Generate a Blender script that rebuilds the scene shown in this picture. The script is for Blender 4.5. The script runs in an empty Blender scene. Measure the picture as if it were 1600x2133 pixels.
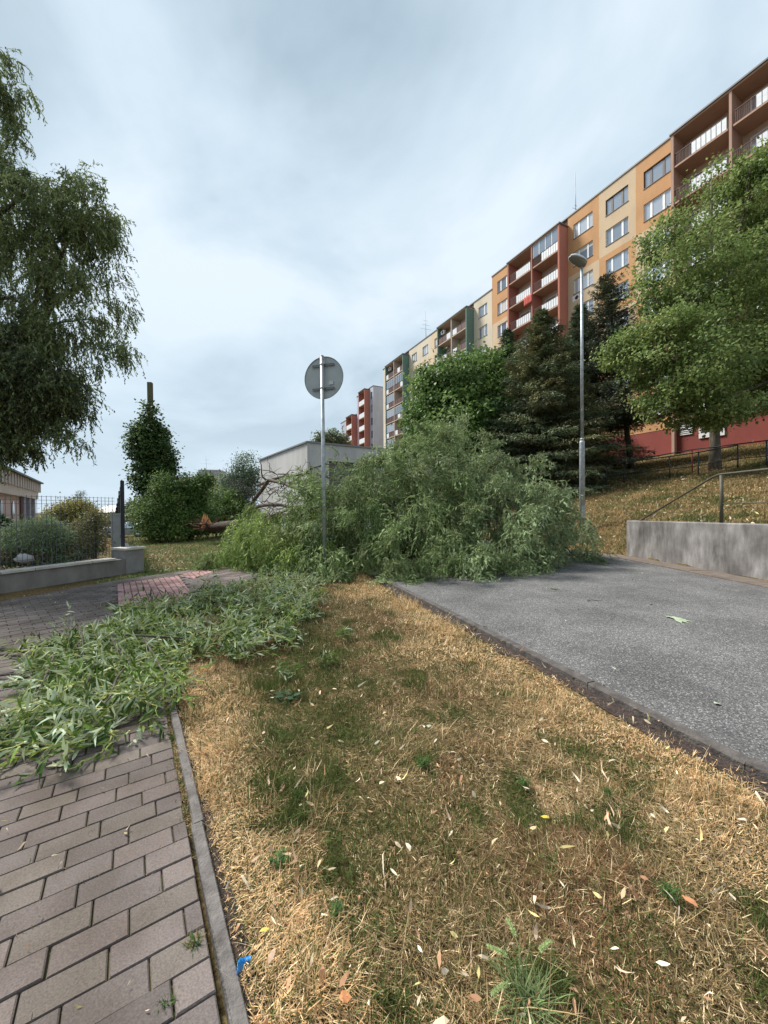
import bpy, bmesh, math, random
import numpy as np
from mathutils import Matrix, Vector
random.seed(7); RNG = np.random.default_rng(7)
R = math.radians
S = bpy.context.scene
COL = S.collection

# ------------------------------------------------------------------ camera, sky, sun
EYE = 1.4
cd = bpy.data.cameras.new("camera"); cam = bpy.data.objects.new("camera", cd); COL.objects.link(cam)
cd.sensor_fit = 'VERTICAL'; cd.sensor_height = 24; cd.lens = 24*800/2133
cd.clip_start = 0.05; cd.clip_end = 6000
CM = Matrix.Rotation(R(90-0.45), 3, 'X') @ Matrix.Rotation(R(-0.5), 3, 'Z')
cam.matrix_world = Matrix.Translation((0, 0, EYE)) @ CM.to_4x4()
S.camera = cam
S.view_settings.view_transform = 'Standard'; S.view_settings.look = 'None'
S.view_settings.exposure = 0.58; S.view_settings.gamma = 1.0

SUN_EL, SUN_AZ = 52, -60            # azimuth from +Y, clockwise positive
w = bpy.data.worlds.new("World"); S.world = w; w.use_nodes = True
nt = w.node_tree; nt.nodes.clear()
def N(nt, t, **k):
    n = nt.nodes.new(t)
    for a, b in k.items():
        if a == 'inp':
            for i, v in b.items(): n.inputs[i].default_value = v
        else: setattr(n, a, b)
    return n
def L(nt, a, ao, b, bi): nt.links.new(a.outputs[ao], b.inputs[bi])
wo = N(nt, 'ShaderNodeOutputWorld'); bg = N(nt, 'ShaderNodeBackground', inp={'Strength': 0.091})
sky = N(nt, 'ShaderNodeTexSky', sky_type='NISHITA', sun_disc=False, sun_elevation=R(SUN_EL), sun_rotation=R(SUN_AZ))
tc = N(nt, 'ShaderNodeTexCoord'); sep = N(nt, 'ShaderNodeSeparateXYZ'); L(nt, tc, 'Generated', sep, 0)
mz = N(nt, 'ShaderNodeMath', operation='MAXIMUM', inp={1: 0.0}); L(nt, sep, 2, mz, 0)
az = N(nt, 'ShaderNodeMath', operation='ADD', inp={1: 0.35}); L(nt, mz, 0, az, 0)
dx = N(nt, 'ShaderNodeMath', operation='DIVIDE'); L(nt, sep, 0, dx, 0); L(nt, az, 0, dx, 1)
dy = N(nt, 'ShaderNodeMath', operation='DIVIDE'); L(nt, sep, 1, dy, 0); L(nt, az, 0, dy, 1)
cb = N(nt, 'ShaderNodeCombineXYZ', inp={2: 3.3}); L(nt, dx, 0, cb, 0); L(nt, dy, 0, cb, 1)
n1 = N(nt, 'ShaderNodeTexNoise', inp={'Scale': 1.5, 'Detail': 6.0, 'Roughness': 0.52, 'Distortion': 0.35}); L(nt, cb, 0, n1, 'Vector')
cr = N(nt, 'ShaderNodeValToRGB'); L(nt, n1, 0, cr, 0)
e = cr.color_ramp.elements
e[0].position = .36; e[0].color = (3.15, 4.1, 4.85, 1); e[1].position = .64; e[1].color = (6.3, 7.15, 7.85, 1)
m_ = e.new(.5); m_.color = (4.85, 5.9, 6.75, 1)
mx = N(nt, 'ShaderNodeMix', data_type='RGBA', inp={0: 0.95}); L(nt, sky, 0, mx, 6); L(nt, cr, 0, mx, 7)
# pale veil near the horizon
pw = N(nt, 'ShaderNodeMapRange', inp={1: 0.0, 2: 0.5, 3: 0.85, 4: 0.0}); L(nt, mz, 0, pw, 0)
mh = N(nt, 'ShaderNodeMix', data_type='RGBA', inp={7: (5.1, 6.15, 7.0, 1)}); L(nt, pw, 0, mh, 0); L(nt, mx, 2, mh, 6)
L(nt, mh, 2, bg, 0); L(nt, bg, 0, wo, 0)
sl = bpy.data.lights.new("sun", 'SUN'); so = bpy.data.objects.new("sun", sl); COL.objects.link(so)
sl.energy = 4.6; sl.angle = R(16); sl.color = (1, .95, .87)
sd = Vector((math.sin(R(SUN_AZ))*math.cos(R(SUN_EL)), math.cos(R(SUN_AZ))*math.cos(R(SUN_EL)), math.sin(R(SUN_EL))))
so.rotation_euler = sd.to_track_quat('Z', 'Y').to_euler()

# ------------------------------------------------------------------ picture-to-place helpers (used to measure positions only)
def ray(u, v):
    d = CM @ Vector(((u-800)/800, -(v-1066.5)/800, -1)); return d
def G(u, v, z=0.0):
    d = ray(u, v); t = (z-EYE)/d.z; return Vector((d.x*t, d.y*t, z))
def P(u, v, Y):
    d = ray(u, v); t = Y/d.y; return Vector((d.x*t, Y, EYE+d.z*t))

# ------------------------------------------------------------------ numpy value noise
def vnoise(x, y, seed=0):
    x = np.asarray(x, float); y = np.asarray(y, float)
    xi = np.floor(x).astype(np.int64); yi = np.floor(y).astype(np.int64); xf = x-xi; yf = y-yi
    def h(a, b):
        n = (a*374761393 + b*668265263 + seed*1442695041) & 0x7fffffff
        n = ((n ^ (n >> 13))*1274126177) & 0x7fffffff
        return ((n ^ (n >> 16)) & 0xffff)/65535.0
    sx = xf*xf*(3-2*xf); sy = yf*yf*(3-2*yf)
    return (h(xi, yi)*(1-sx)+h(xi+1, yi)*sx)*(1-sy)+(h(xi, yi+1)*(1-sx)+h(xi+1, yi+1)*sx)*sy
def fbm(x, y, seed=0, o=4):
    s = 0; a = .5; f = 1
    for i in range(o): s = s+a*vnoise(np.asarray(x)*f, np.asarray(y)*f, seed+i); a *= .5; f *= 2.03
    return s/(1-.5**o)
def sst(a, b, x): t = np.clip((np.asarray(x, float)-a)/(b-a), 0, 1); return t*t*(3-2*t)

# ------------------------------------------------------------------ terrain height
def hz(x, y):
    x = np.asarray(x, float); y = np.asarray(y, float)
    xe = np.where(y < 11, 7.0-0.03*(y-7), 6.88-0.45*(y-11))
    ee = x-xe
    wd = 0.28+2.0*sst(10.2, 12.6, y)
    h = 0.98*np.clip(ee/wd, 0, 1)
    h = h+0.2*np.clip(ee-wd, 0, 28)
    h = np.minimum(h, 6.55)
    h = h*(1-.45*sst(45, 90, y))
    left = -0.95*sst(21, 36, y)-3.0*sst(34, 120, y)
    leftx = -0.15*sst(6.6, 12, -x)*sst(5, 9, y)
    k = np.clip(1-ee/6, 0, 1)*np.where(ee > 0, 1, 1)
    h = h+(left+leftx)*np.clip(k, 0, 1)
    far = sst(2, 40, ee)
    bump = (fbm(x*1.1, y*1.1, 3)-.5)*.10*sst(.2, 2.5, ee)+(fbm(x*.3, y*.3, 9)-.5)*.5*sst(1, 6, ee)*sst(40, 10, np.hypot(x, y)-0)
    return h+bump-0.045
def hzf(x, y): return float(hz(x, y))
def RG(u, v):
    d = ray(u, v); t = 1.0
    while t < 400:
        p = Vector((d.x*t, d.y*t, EYE+d.z*t))
        if p.z <= hzf(p.x, p.y): return p
        t += 0.04 if t < 40 else 0.5
    return p

# ------------------------------------------------------------------ object helpers
def tag(o, label=None, cat=None, group=None, kind=None):
    if label: o['label'] = label
    if cat: o['category'] = cat
    if group: o['group'] = group
    if kind: o['kind'] = kind
    return o
def empty(name, loc=(0, 0, 0), rz=0, label=None, cat=None, group=None):
    o = bpy.data.objects.new(name, None); COL.objects.link(o); o.location = loc; o.rotation_euler = (0, 0, rz)
    o.empty_display_size = .2
    return tag(o, label, cat, group)
def link(name, me, parent=None, loc=None, rz=None):
    o = bpy.data.objects.new(name, me); COL.objects.link(o)
    if parent: o.parent = parent
    if loc is not None: o.location = loc
    if rz is not None: o.rotation_euler = (0, 0, rz)
    return o
class MB:
    def __init__(s): s.v = []; s.f = []; s.m = []; s.sm = []
    def add(s, vs, fs, mi=0, smooth=False):
        b = len(s.v); s.v += [tuple(v) for v in vs]
        for f in fs: s.f.append([b+i for i in f]); s.m.append(mi); s.sm.append(smooth)
        return s
    def box(s, a, b, mi=0, M=None):
        (x0, y0, z0), (x1, y1, z1) = a, b
        vs = [Vector(p) for p in ((x0,y0,z0),(x1,y0,z0),(x1,y1,z0),(x0,y1,z0),(x0,y0,z1),(x1,y0,z1),(x1,y1,z1),(x0,y1,z1))]
        if M: vs = [M @ p for p in vs]
        return s.add(vs, [(0,3,2,1),(4,5,6,7),(0,1,5,4),(1,2,6,5),(2,3,7,6),(3,0,4,7)], mi)
    def quad(s, *p, mi=0): return s.add(p, [tuple(range(len(p)))], mi)
    def tube(s, pts, rad, n=8, mi=0, cap=True):
        pts = [Vector(p) for p in pts]
        if not hasattr(rad, '__len__'): rad = [rad]*len(pts)
        vs = []; prev = None
        for i, p in enumerate(pts):
            t = (pts[min(i+1, len(pts)-1)]-pts[max(i-1, 0)]).normalized()
            if prev is None: a = t.orthogonal().normalized()
            else: a = (prev-t*prev.dot(t)).normalized()
            prev = a; b = t.cross(a)
            for k in range(n):
                q = 2*math.pi*k/n; vs.append(p+(a*math.cos(q)+b*math.sin(q))*rad[i])
        fs = []
        for i in range(len(pts)-1):
            for k in range(n): fs.append((i*n+k, i*n+(k+1) % n, (i+1)*n+(k+1) % n, (i+1)*n+k))
        if cap: fs += [tuple(range(n-1, -1, -1)), tuple((len(pts)-1)*n+k for k in range(n))]
        return s.add(vs, fs, mi, True)
    def sphere(s, c, r, nu=16, nv=10, mi=0, M=None, jit=0):
        vs = []; fs = []
        for j in range(nv+1):
            ph = math.pi*j/nv
            for i in range(nu):
                th = 2*math.pi*i/nu; k = 1+random.uniform(-jit, jit)
                p = Vector((r[0]*math.sin(ph)*math.cos(th)*k, r[1]*math.sin(ph)*math.sin(th)*k, r[2]*math.cos(ph)*k))
                if M: p = M @ p
                vs.append(p+Vector(c))
        for j in range(nv):
            for i in range(nu): fs.append((j*nu+i, (j+1)*nu+i, (j+1)*nu+(i+1) % nu, j*nu+(i+1) % nu))
        return s.add(vs, fs, mi, True)
    def mesh(s, name, mats):
        me = bpy.data.meshes.new(name); me.from_pydata(s.v, [], s.f)
        for m in (mats if isinstance(mats, (list, tuple)) else [mats]): me.materials.append(m)
        me.polygons.foreach_set('material_index', s.m); me.polygons.foreach_set('use_smooth', s.sm); me.update()
        return me
    def build(s, name, mats, parent=None, loc=None, rz=None): return link(name, s.mesh(name, mats), parent, loc, rz)

def np_mesh(name, V, loops, tot, mat, col=None, smooth=False):
    me = bpy.data.meshes.new(name)
    V = np.asarray(V, np.float32); loops = np.asarray(loops, np.int32); tot = np.asarray(tot, np.int32)
    me.vertices.add(len(V)); me.vertices.foreach_set('co', V.ravel())
    me.loops.add(len(loops)); me.loops.foreach_set('vertex_index', loops)
    st = np.concatenate([[0], np.cumsum(tot)[:-1]]).astype(np.int32)
    me.polygons.add(len(tot)); me.polygons.foreach_set('loop_start', st)
    try: me.polygons.foreach_set('loop_total', tot)
    except Exception: pass
    me.polygons.foreach_set('use_smooth', np.full(len(tot), smooth))
    me.materials.append(mat)
    me.update(calc_edges=True)
    if col is not None:
        a = me.color_attributes.new('Col', 'FLOAT_COLOR', 'POINT')
        c4 = np.ones((len(V), 4), np.float32); c4[:, :3] = col; a.data.foreach_set('color', c4.ravel())
    return me

def norm(a): return a/np.maximum(np.linalg.norm(a, axis=-1, keepdims=True), 1e-9)
# leaves: six verts, tri + quad + tri, bent down along their length
def leaf_arrays(b, d, up, ln, wd, curl, col, shape=(.33, 1.0, .7, .75)):
    n = len(b); d = norm(d); s = norm(np.cross(d, up)); u = np.cross(s, d)
    ln = np.broadcast_to(ln, n)[:, None]; wd = np.broadcast_to(wd, n)[:, None]; curl = np.broadcast_to(curl, n)[:, None]
    a1, w1, a2, w2 = shape
    def c(t): return b+d*ln*t*(1-.25*np.abs(curl)*t)-u*ln*curl*t*t
    V = np.stack([c(0), c(a1)-s*wd*w1*.5+u*wd*.12, c(a1)+s*wd*w1*.5+u*wd*.12, c(a2)-s*wd*w2*.5, c(a2)+s*wd*w2*.5, c(1.0)], 1).reshape(-1, 3)
    base = np.arange(n)[:, None]*6
    loops = (base+np.array([0,2,1, 1,2,4,3, 3,4,5])[None]).ravel()
    tot = np.tile([3,4,3], n)
    return V, loops, tot, np.repeat(col, 6, 0)
# blades: three segments, tapering
def blade_arrays(b, az, lean, ln, wd, curl, col):
    n = len(b); k = np.array([0, .4, .75, 1.0])
    th = lean[:, None]+curl[:, None]*k[None]            # angle from vertical grows along the blade
    dk = np.diff(k, prepend=0)
    hx = np.cumsum(np.sin(th)*dk, 1)*ln[:, None]; vz = np.cumsum(np.cos(th)*dk, 1)*ln[:, None]
    vz = np.maximum(vz, -.2*ln[:, None]*0+0.002)
    cx = np.cos(az)[:, None]; sx = np.sin(az)[:, None]
    C = np.stack([b[:, 0:1]+hx*cx, b[:, 1:2]+hx*sx, b[:, 2:3]+vz], 2)
    side = np.stack([-np.sin(az), np.cos(az), np.zeros(n)], 1)*wd[:, None]*.5
    V = np.empty((n, 7, 3)); ws = [1, .9, .6]
    for i in range(3): V[:, 2*i] = C[:, i]-side*ws[i]; V[:, 2*i+1] = C[:, i]+side*ws[i]
    V[:, 6] = C[:, 3]
    loops = (np.arange(n)[:, None]*7+np.array([0,1,3,2, 2,3,5,4, 4,5,6])[None]).ravel()
    return V.reshape(-1, 3), loops, np.tile([4,4,3], n), np.repeat(col, 7, 0)
def join(parts):
    V = []; Lp = []; T = []; C = []; o = 0
    for v, l, t, c in parts: V.append(v); Lp.append(l+o); T.append(t); C.append(c); o += len(v)
    return np.concatenate(V), np.concatenate(Lp), np.concatenate(T), np.concatenate(C)

# ------------------------------------------------------------------ materials
def mat(name, col=(.5,.5,.5), rough=.8, metal=0.0, spec=.5):
    m = bpy.data.materials.new(name); m.use_nodes = True; b = m.node_tree.nodes['Principled BSDF']
    b.inputs['Base Color'].default_value = (*col, 1); b.inputs['Roughness'].default_value = rough
    b.inputs['Metallic'].default_value = metal; b.inputs['Specular IOR Level'].default_value = spec
    return m
def mnoise(name, cols, scale=4, rough=.85, bump=0.0, bscale=None, detail=6, stretch=(1,1,1), metal=0.0, spec=.4, pos=None, coord='Object', bdist=.02):
    m = mat(name, cols[0], rough, metal, spec); t = m.node_tree; b = t.nodes['Principled BSDF']
    c = N(t, 'ShaderNodeTexCoord'); mp = N(t, 'ShaderNodeMapping'); mp.inputs['Scale'].default_value = stretch
    L(t, c, coord, mp, 0)
    n = N(t, 'ShaderNodeTexNoise', inp={'Scale': scale, 'Detail': detail, 'Roughness': .6}); L(t, mp, 0, n, 'Vector')
    r = N(t, 'ShaderNodeValToRGB'); L(t, n, 0, r, 0); el = r.color_ramp.elements
    ps = pos or [0.3+0.4*i/(len(cols)-1) for i in range(len(cols))]
    el[0].position = ps[0]; el[0].color = (*cols[0], 1); el[1].position = ps[-1]; el[1].color = (*cols[-1], 1)
    for p, q in zip(ps[1:-1], cols[1:-1]): x = el.new(p); x.color = (*q, 1)
    L(t, r, 0, b, 'Base Color')
    if bump:
        n2 = N(t, 'ShaderNodeTexNoise', inp={'Scale': bscale or scale*4, 'Detail': 5.0}); L(t, mp, 0, n2, 'Vector')
        bp = N(t, 'ShaderNodeBump', inp={'Strength': bump, 'Distance': bdist}); L(t, n2, 0, bp, 'Height'); L(t, bp, 0, b, 'Normal')
    return m
def leafmat(name, trans=.3, rough=.5, back=None, spec=.35):
    m = mat(name, (.1,.2,.05), rough, 0, spec); t = m.node_tree; b = t.nodes['Principled BSDF']
    a = N(t, 'ShaderNodeAttribute', attribute_name='Col')
    src = (a, 'Color')
    if back:
        g = N(t, 'ShaderNodeNewGeometry'); mxx = N(t, 'ShaderNodeMix', data_type='RGBA', inp={7: (*back, 1)})
        mm = N(t, 'ShaderNodeMath', operation='MULTIPLY', inp={1: .75}); L(t, g, 'Backfacing', mm, 0)
        L(t, mm, 0, mxx, 0); L(t, a, 'Color', mxx, 6); src = (mxx, 2)
    L(t, src[0], src[1], b, 'Base Color')
    tr = N(t, 'ShaderNodeBsdfTranslucent'); L(t, src[0], src[1], tr, 'Color')
    ms = N(t, 'ShaderNodeMixShader', inp={0: trans}); L(t, b, 0, ms, 1); L(t, tr, 0, ms, 2)
    L(t, ms, 0, t.nodes['Material Output'], 'Surface')
    return m
M_leaf = leafmat('willow_leaf', .28, .6, back=(.28,.35,.15), spec=.22)
M_leafs = leafmat('willow_leaf_silver', .2, .6, back=(.55,.62,.42), spec=.15)
M_leafb = leafmat('broad_leaf', .35, .5, spec=.2)
M_needle = leafmat('needles', .12, .6)
M_blade = leafmat('grass_blades', .25, .7, spec=.15)
M_litter = leafmat('dry_leaf', .2, .7, spec=.2)
M_bark = mnoise('bark', [(.05,.04,.03),(.13,.11,.085),(.2,.17,.13)], 9, .9, .8, 30, stretch=(1,1,.3))
M_darkbark = mnoise('dark_bark', [(.03,.025,.02),(.08,.065,.05),(.14,.12,.09)], 12, .9, .6, 40)
M_stem = mnoise('green_stem', [(.14,.17,.06),(.22,.22,.1)], 12, .6)
M_torn = mnoise('torn_wood', [(.55,.25,.08),(.75,.42,.18)], 14, .8, .8, 40, stretch=(3,3,.4))

# ------------------------------------------------------------------ ground sheet
def ground_mat():
    m = mat('soil_and_thatch', (.3,.2,.1), .95, 0, .1); t = m.node_tree; b = t.nodes['Principled BSDF']
    c = N(t, 'ShaderNodeTexCoord')
    n1 = N(t, 'ShaderNodeTexNoise', inp={'Scale': .9, 'Detail': 5.0}); L(t, c, 'Object', n1, 'Vector')
    r1 = N(t, 'ShaderNodeValToRGB'); L(t, n1, 0, r1, 0); q = r1.color_ramp.elements
    q[0].position = .38; q[0].color = (.11,.10,.045,1); q[1].position = .6; q[1].color = (.24,.175,.09,1)
    n2 = N(t, 'ShaderNodeTexNoise', inp={'Scale': 38.0, 'Detail': 8.0, 'Roughness': .7}); L(t, c, 'Object', n2, 'Vector')
    r2 = N(t, 'ShaderNodeValToRGB'); L(t, n2, 0, r2, 0); q = r2.color_ramp.elements
    q[0].position = .38; q[0].color = (.22,.2,.18,1); q[1].position = .68; q[1].color = (1.2,1.15,1.08,1)
    mu = N(t, 'ShaderNodeMix', data_type='RGBA', blend_type='MULTIPLY', inp={0: 1.0}); L(t, r1, 0, mu, 6); L(t, r2, 0, mu, 7)
    L(t, mu, 2, b, 'Base Color')
    bp = N(t, 'ShaderNodeBump', inp={'Strength': .8, 'Distance': .02}); L(t, n2, 0, bp, 'Height'); L(t, bp, 0, b, 'Normal')
    return m
M_ground = ground_mat()
rr = np.concatenate([[0], np.geomspace(.4, 60, 330), np.geomspace(62, 4000, 50)])
na = 400; th = np.linspace(0, 2*np.pi, na, endpoint=False)
X = rr[:, None]*np.cos(th); Y_ = rr[:, None]*np.sin(th)
Z = hz(X, Y_)
V = np.stack([X, Y_, Z], 2).reshape(-1, 3)
i, j = np.meshgrid(np.arange(1, len(rr)-1), np.arange(na), indexing='ij'); j2 = (j+1) % na
q = np.stack([i*na+j, (i+1)*na+j, (i+1)*na+j2, i*na+j2], 2).reshape(-1, 4)
i0, j0 = np.zeros(na, int), np.arange(na)
tri = np.stack([i0, na+j0, na+(j0+1) % na], 1)
me = np_mesh('ground', V, np.concatenate([q.ravel(), tri.ravel()]), np.concatenate([np.full(len(q), 4), np.full(len(tri), 3)]), M_ground, smooth=True)
tag(link('ground', me), kind='structure')

# ------------------------------------------------------------------ kerb lines, path, road
K0 = Vector((-.405, 1.044)); KD = Vector((-math.sin(R(33.5)), math.cos(R(33.5))))     # edging between pavers and grass
KE = K0+KD*4.45                                                                   # where the edging turns
ga = [G(400, 1250).xy, G(500, 1215).xy, G(560, 1190).xy]
kerb1 = [K0-KD*1.4, K0, KE, ga[0], ga[1], ga[2]]
A0 = G(785, 1200).xy; A1 = G(1600, 1610).xy; AD = (A1-A0).normalized()
kerb2 = [A0-AD*14, A0, A1, A1+AD*5]

def asphalt_mat():
    m = mat('asphalt', (.06,.06,.065), .8, 0, .35); t = m.node_tree; b = t.nodes['Principled BSDF']
    c = N(t, 'ShaderNodeTexCoord')
    v = N(t, 'ShaderNodeTexVoronoi', inp={'Scale': 120.0}); L(t, c, 'Object', v, 'Vector')
    sx = N(t, 'ShaderNodeSeparateColor'); L(t, v, 'Color', sx, 0)
    r = N(t, 'ShaderNodeValToRGB'); L(t, sx, 0, r, 0); q = r.color_ramp.elements
    q[0].position = .0; q[0].color = (.055,.055,.058,1); q[1].position = 1; q[1].color = (.36,.36,.36,1)
    x = q.new(.55); x.color = (.11,.11,.112,1); x = q.new(.85); x.color = (.17,.17,.17,1)
    n = N(t, 'ShaderNodeTexNoise', inp={'Scale': 1.1, 'Detail': 9.0, 'Roughness': .62}); L(t, c, 'Object', n, 'Vector')
    r2 = N(t, 'ShaderNodeValToRGB'); L(t, n, 0, r2, 0); q = r2.color_ramp.elements
    q[0].position = .33; q[0].color = (.66,.65,.64,1); q[1].position = .68; q[1].color = (1.22,1.2,1.18,1)
    mu = N(t, 'ShaderNodeMix', data_type='RGBA', blend_type='MULTIPLY', inp={0: 1.0}); L(t, r, 0, mu, 6); L(t, r2, 0, mu, 7)
    L(t, mu, 2, b, 'Base Color')
    bp = N(t, 'ShaderNodeBump', inp={'Strength': .7, 'Distance': .006}); L(t, v, 'Distance', bp, 'Height'); L(t, bp, 0, b, 'Normal')
    return m
M_asph = asphalt_mat()
AE = lambda y: (7.0-0.03*(y-7) if y < 11 else 6.88-0.45*(y-11))
lft = [A1+AD*5] + [A1, A0, A0-AD*6, A0-AD*14, A0-AD*22]
ys = [-2.6, 2, 6, 8, 10, 11, 13, 16, 22, 28]
rgt = [Vector((AE(y)-.02, y)) for y in ys]
n_ = 40
def resample(pl, n):
    pl = [Vector(p) for p in pl]; ds = [0]
    for a, b in zip(pl, pl[1:]): ds.append(ds[-1]+(b-a).length)
    out = []
    for k in range(n):
        s = ds[-1]*k/(n-1)
        for q_ in range(len(pl)-1):
            if s <= ds[q_+1]+1e-6: f = (s-ds[q_])/max(ds[q_+1]-ds[q_], 1e-6); out.append(pl[q_].lerp(pl[q_+1], f)); break
    return out
la, ra = resample(lft, n_), resample(rgt, n_)
mb = MB()
for k in range(n_-1):
    def zz(p): return min(0, hzf(p.x, p.y)*0+(-0.95*float(sst(21, 36, p.y))))
    a, b, c_, d_ = la[k], ra[k], ra[k+1], la[k+1]
    mb.add([(a.x,a.y,zz(a)),(b.x,b.y,zz(b)),(c_.x,c_.y,zz(c_)),(d_.x,d_.y,zz(d_))], [(0,1,2,3)])
tag(mb.build('road', M_asph), kind='structure')
M_kerb = mnoise('kerb_concrete', [(.08,.072,.068),(.135,.122,.115),(.18,.165,.155)], 14, .9, .5, 90)
def strip(pl, wdt, z0, z1, seg=1.0, jit=.004):
    m = MB(); pl = [Vector(p) for p in pl]
    L_ = sum((b-a).length for a, b in zip(pl, pl[1:])); ns = max(1, int(L_/seg)); per = max(2, int(seg/.12)); allp = resample(pl, ns*per+1)
    for s0 in range(ns):
        pts = allp[s0*per:(s0+1)*per+1]; e_ = (pts[1]-pts[0]).normalized()*.003; pts = [pts[0]+e_]+pts[1:-1]+[pts[-1]-e_]
        vs = []; o0 = random.gauss(0, .0025); zo = random.gauss(0, .0025)
        for k, p in enumerate(pts):
            t = (pts[min(k+1, len(pts)-1)]-pts[max(k-1, 0)]).normalized(); n = Vector((-t.y, t.x))
            for o, z in ((-.5, z0), (-.5, z1-.008), (-.4, z1), (.4, z1), (.5, z1-.008), (.5, z0)):
                j = random.uniform(-jit, jit); q = p+n*(wdt*o+o0+(j*.5 if abs(o) > .45 else 0)); vs.append((q.x, q.y, z+(zo+j*.35 if z > z0 else 0)))
        fs = []
        for k in range(len(pts)-1):
            for s_ in range(5): fs.append((k*6+s_, (k+1)*6+s_, (k+1)*6+s_+1, k*6+s_+1))
        fs += [(0,1,2,3,4,5), tuple((len(pts)-1)*6+q for q in (5,4,3,2,1,0))]
        m.add(vs, fs)
    return m
tag(strip([p for p in kerb1], .045, -.15, .004).build('path_edging', M_kerb), kind='structure')
tag(strip([p-Vector((-AD.y, AD.x))*0 for p in kerb2], .085, -.2, .02).build('road_kerb', mnoise('dark_kerb', [(.045,.038,.036),(.085,.075,.07),(.12,.108,.10)], 11, .9, .6, 70)), kind='structure')
gut = [Vector((AE(y)-.25, y)) for y in (-3, 2, 6, 8, 10, 11.2)]
tag(strip(gut, .52, -.2, .03).build('gutter', mnoise('gutter_concrete', [(.1,.075,.06),(.17,.14,.12)], 5, .9, .5, 50)), kind='structure')

M_soil = mnoise('dark_soil', [(.018,.012,.011),(.05,.035,.03),(.09,.06,.045)], 30, .95, 1.0, 90)
def ribbon(name, pl, side, wmax, z):
    pl = resample(pl, 90); m = MB(); vs = []
    for k, p in enumerate(pl):
        t = (pl[min(k+1, len(pl)-1)]-pl[max(k-1, 0)]).normalized(); n = Vector((-t.y, t.x))*side
        w_ = wmax*(.25+1.1*float(fbm(p.x*1.9+3, p.y*1.9, 71))**1.5); q = p+n*w_
        zz_ = max(hzf(p.x, p.y), hzf(q.x, q.y))+z; vs += [(p.x, p.y, zz_+.004), (q.x, q.y, zz_)]
    m.add(vs, [(2*k, 2*k+1, 2*k+3, 2*k+2) for k in range(len(pl)-1)]); tag(m.build(name, M_soil), kind='structure')
ribbon('bare_soil', [A0, A1, A1+AD*3], 1 if Vector((-AD.y, AD.x)).x < 0 else -1, .30, .008)
ribbon('bare_soil', kerb1[:3], 1 if Vector((-KD.y, KD.x)).x > 0 else -1, .09, .008)
# paving blocks: real bevelled blocks
def clip(poly, a, n):
    out = []
    for p, q in zip(poly, poly[1:]+poly[:1]):
        dp, dq = (p-a).dot(n), (q-a).dot(n)
        if dp >= 0: out.append(p)
        if (dp >= 0) != (dq >= 0): out.append(p+(q-p)*(dp/(dp-dq)))
    return out
def halfplanes(poly):
    c = sum(poly, Vector((0, 0)))/len(poly); hp = []
    for p, q in zip(poly, poly[1:]+poly[:1]):
        n = Vector((-(q-p).y, (q-p).x)).normalized()
        if (c-p).dot(n) < 0: n = -n
        hp.append((p, n))
    return hp
def inside(p, poly):
    r = False
    for a, b in zip(poly, poly[1:]+poly[:1]):
        if (a.y > p.y) != (b.y > p.y) and p.x < (b.x-a.x)*(p.y-a.y)/(b.y-a.y)+a.x: r = not r
    return r
BV, BL, BT, BC = [], [], [], []
def lay(poly, org, ang, ln, pt, bond, cols, avoid=None, gap=.005, zt=0.0):
    hp = halfplanes(poly); ex = Vector((math.cos(ang), math.sin(ang))); ey = Vector((-ex.y, ex.x))
    cs = [((p-org).dot(ex), (p-org).dot(ey)) for p in poly]
    x0, x1 = min(c[0] for c in cs), max(c[0] for c in cs); y0, y1 = min(c[1] for c in cs), max(c[1] for c in cs)
    for r_ in range(int(y0/pt)-1, int(y1/pt)+2):
        off = bond[r_ % len(bond)]*ln
        for k in range(int((x0-off)/ln)-1, int((x1-off)/ln)+2):
            a, b = off+k*ln+gap*.5, off+(k+1)*ln-gap*.5; c0, c1 = r_*pt+gap*.5, (r_+1)*pt-gap*.5
            jx, jy, ja = random.gauss(0, .0006), random.gauss(0, .0006), random.gauss(0, .002)
            mid = Vector(((a+b)/2, (c0+c1)/2)); pl = []
            for x, y in ((a,c0),(b,c0),(b,c1),(a,c1)):
                dx_, dy_ = x-mid.x, y-mid.y
                x, y = mid.x+dx_-dy_*ja+jx, mid.y+dy_+dx_*ja+jy
                pl.append(org+ex*x+ey*y)
            cen = org+ex*mid.x+ey*mid.y
            if avoid and any(inside(cen, av) for av in avoid): continue
            for pa, n in hp:
                pl = clip(pl, pa, n)
                if len(pl) < 3: break
            if len(pl) < 3: continue
            c = sum(pl, Vector((0, 0)))/len(pl); rad = min((p-c).length for p in pl)
            if rad < .015: continue
            z = zt+random.gauss(0, .0018); tx, ty = random.gauss(0, .012), random.gauss(0, .012)
            s_ = len(BV); n = len(pl)
            f1 = 1-.0045/max(rad, .02)
            def zz(p): return z+(p.x-c.x)*tx+(p.y-c.y)*ty
            for p in pl: q = c+(p-c)*f1; BV.append((q.x, q.y, zz(q)))
            for p in pl: BV.append((p.x, p.y, zz(p)-.0045))
            for p in pl: BV.append((p.x, p.y, zt-.035))
            k1 = random.uniform(.85, 1.15); cc = random.choice(cols); cc = [q*k1 for q in cc]
            BC.extend([cc]*(3*n))
            BL.extend(range(s_, s_+n)); BT.append(n)
            for lv in (0, 1):
                for q in range(n):
                    q2 = (q+1) % n; BL.extend([s_+lv*n+q, s_+(lv+1)*n+q, s_+(lv+1)*n+q2, s_+lv*n+q2]); BT.append(4)
grey = [(.125,.105,.10),(.138,.115,.108),(.115,.098,.094),(.13,.112,.10)]
pink = [(.36,.215,.215),(.32,.195,.2),(.39,.24,.235)]
RD = Vector((math.cos(R(33.5)), math.sin(R(33.5))))     # row direction, square to the edging
kin = Vector((-KD.y, KD.x))*.0425                        # to the path side of the edging
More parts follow.
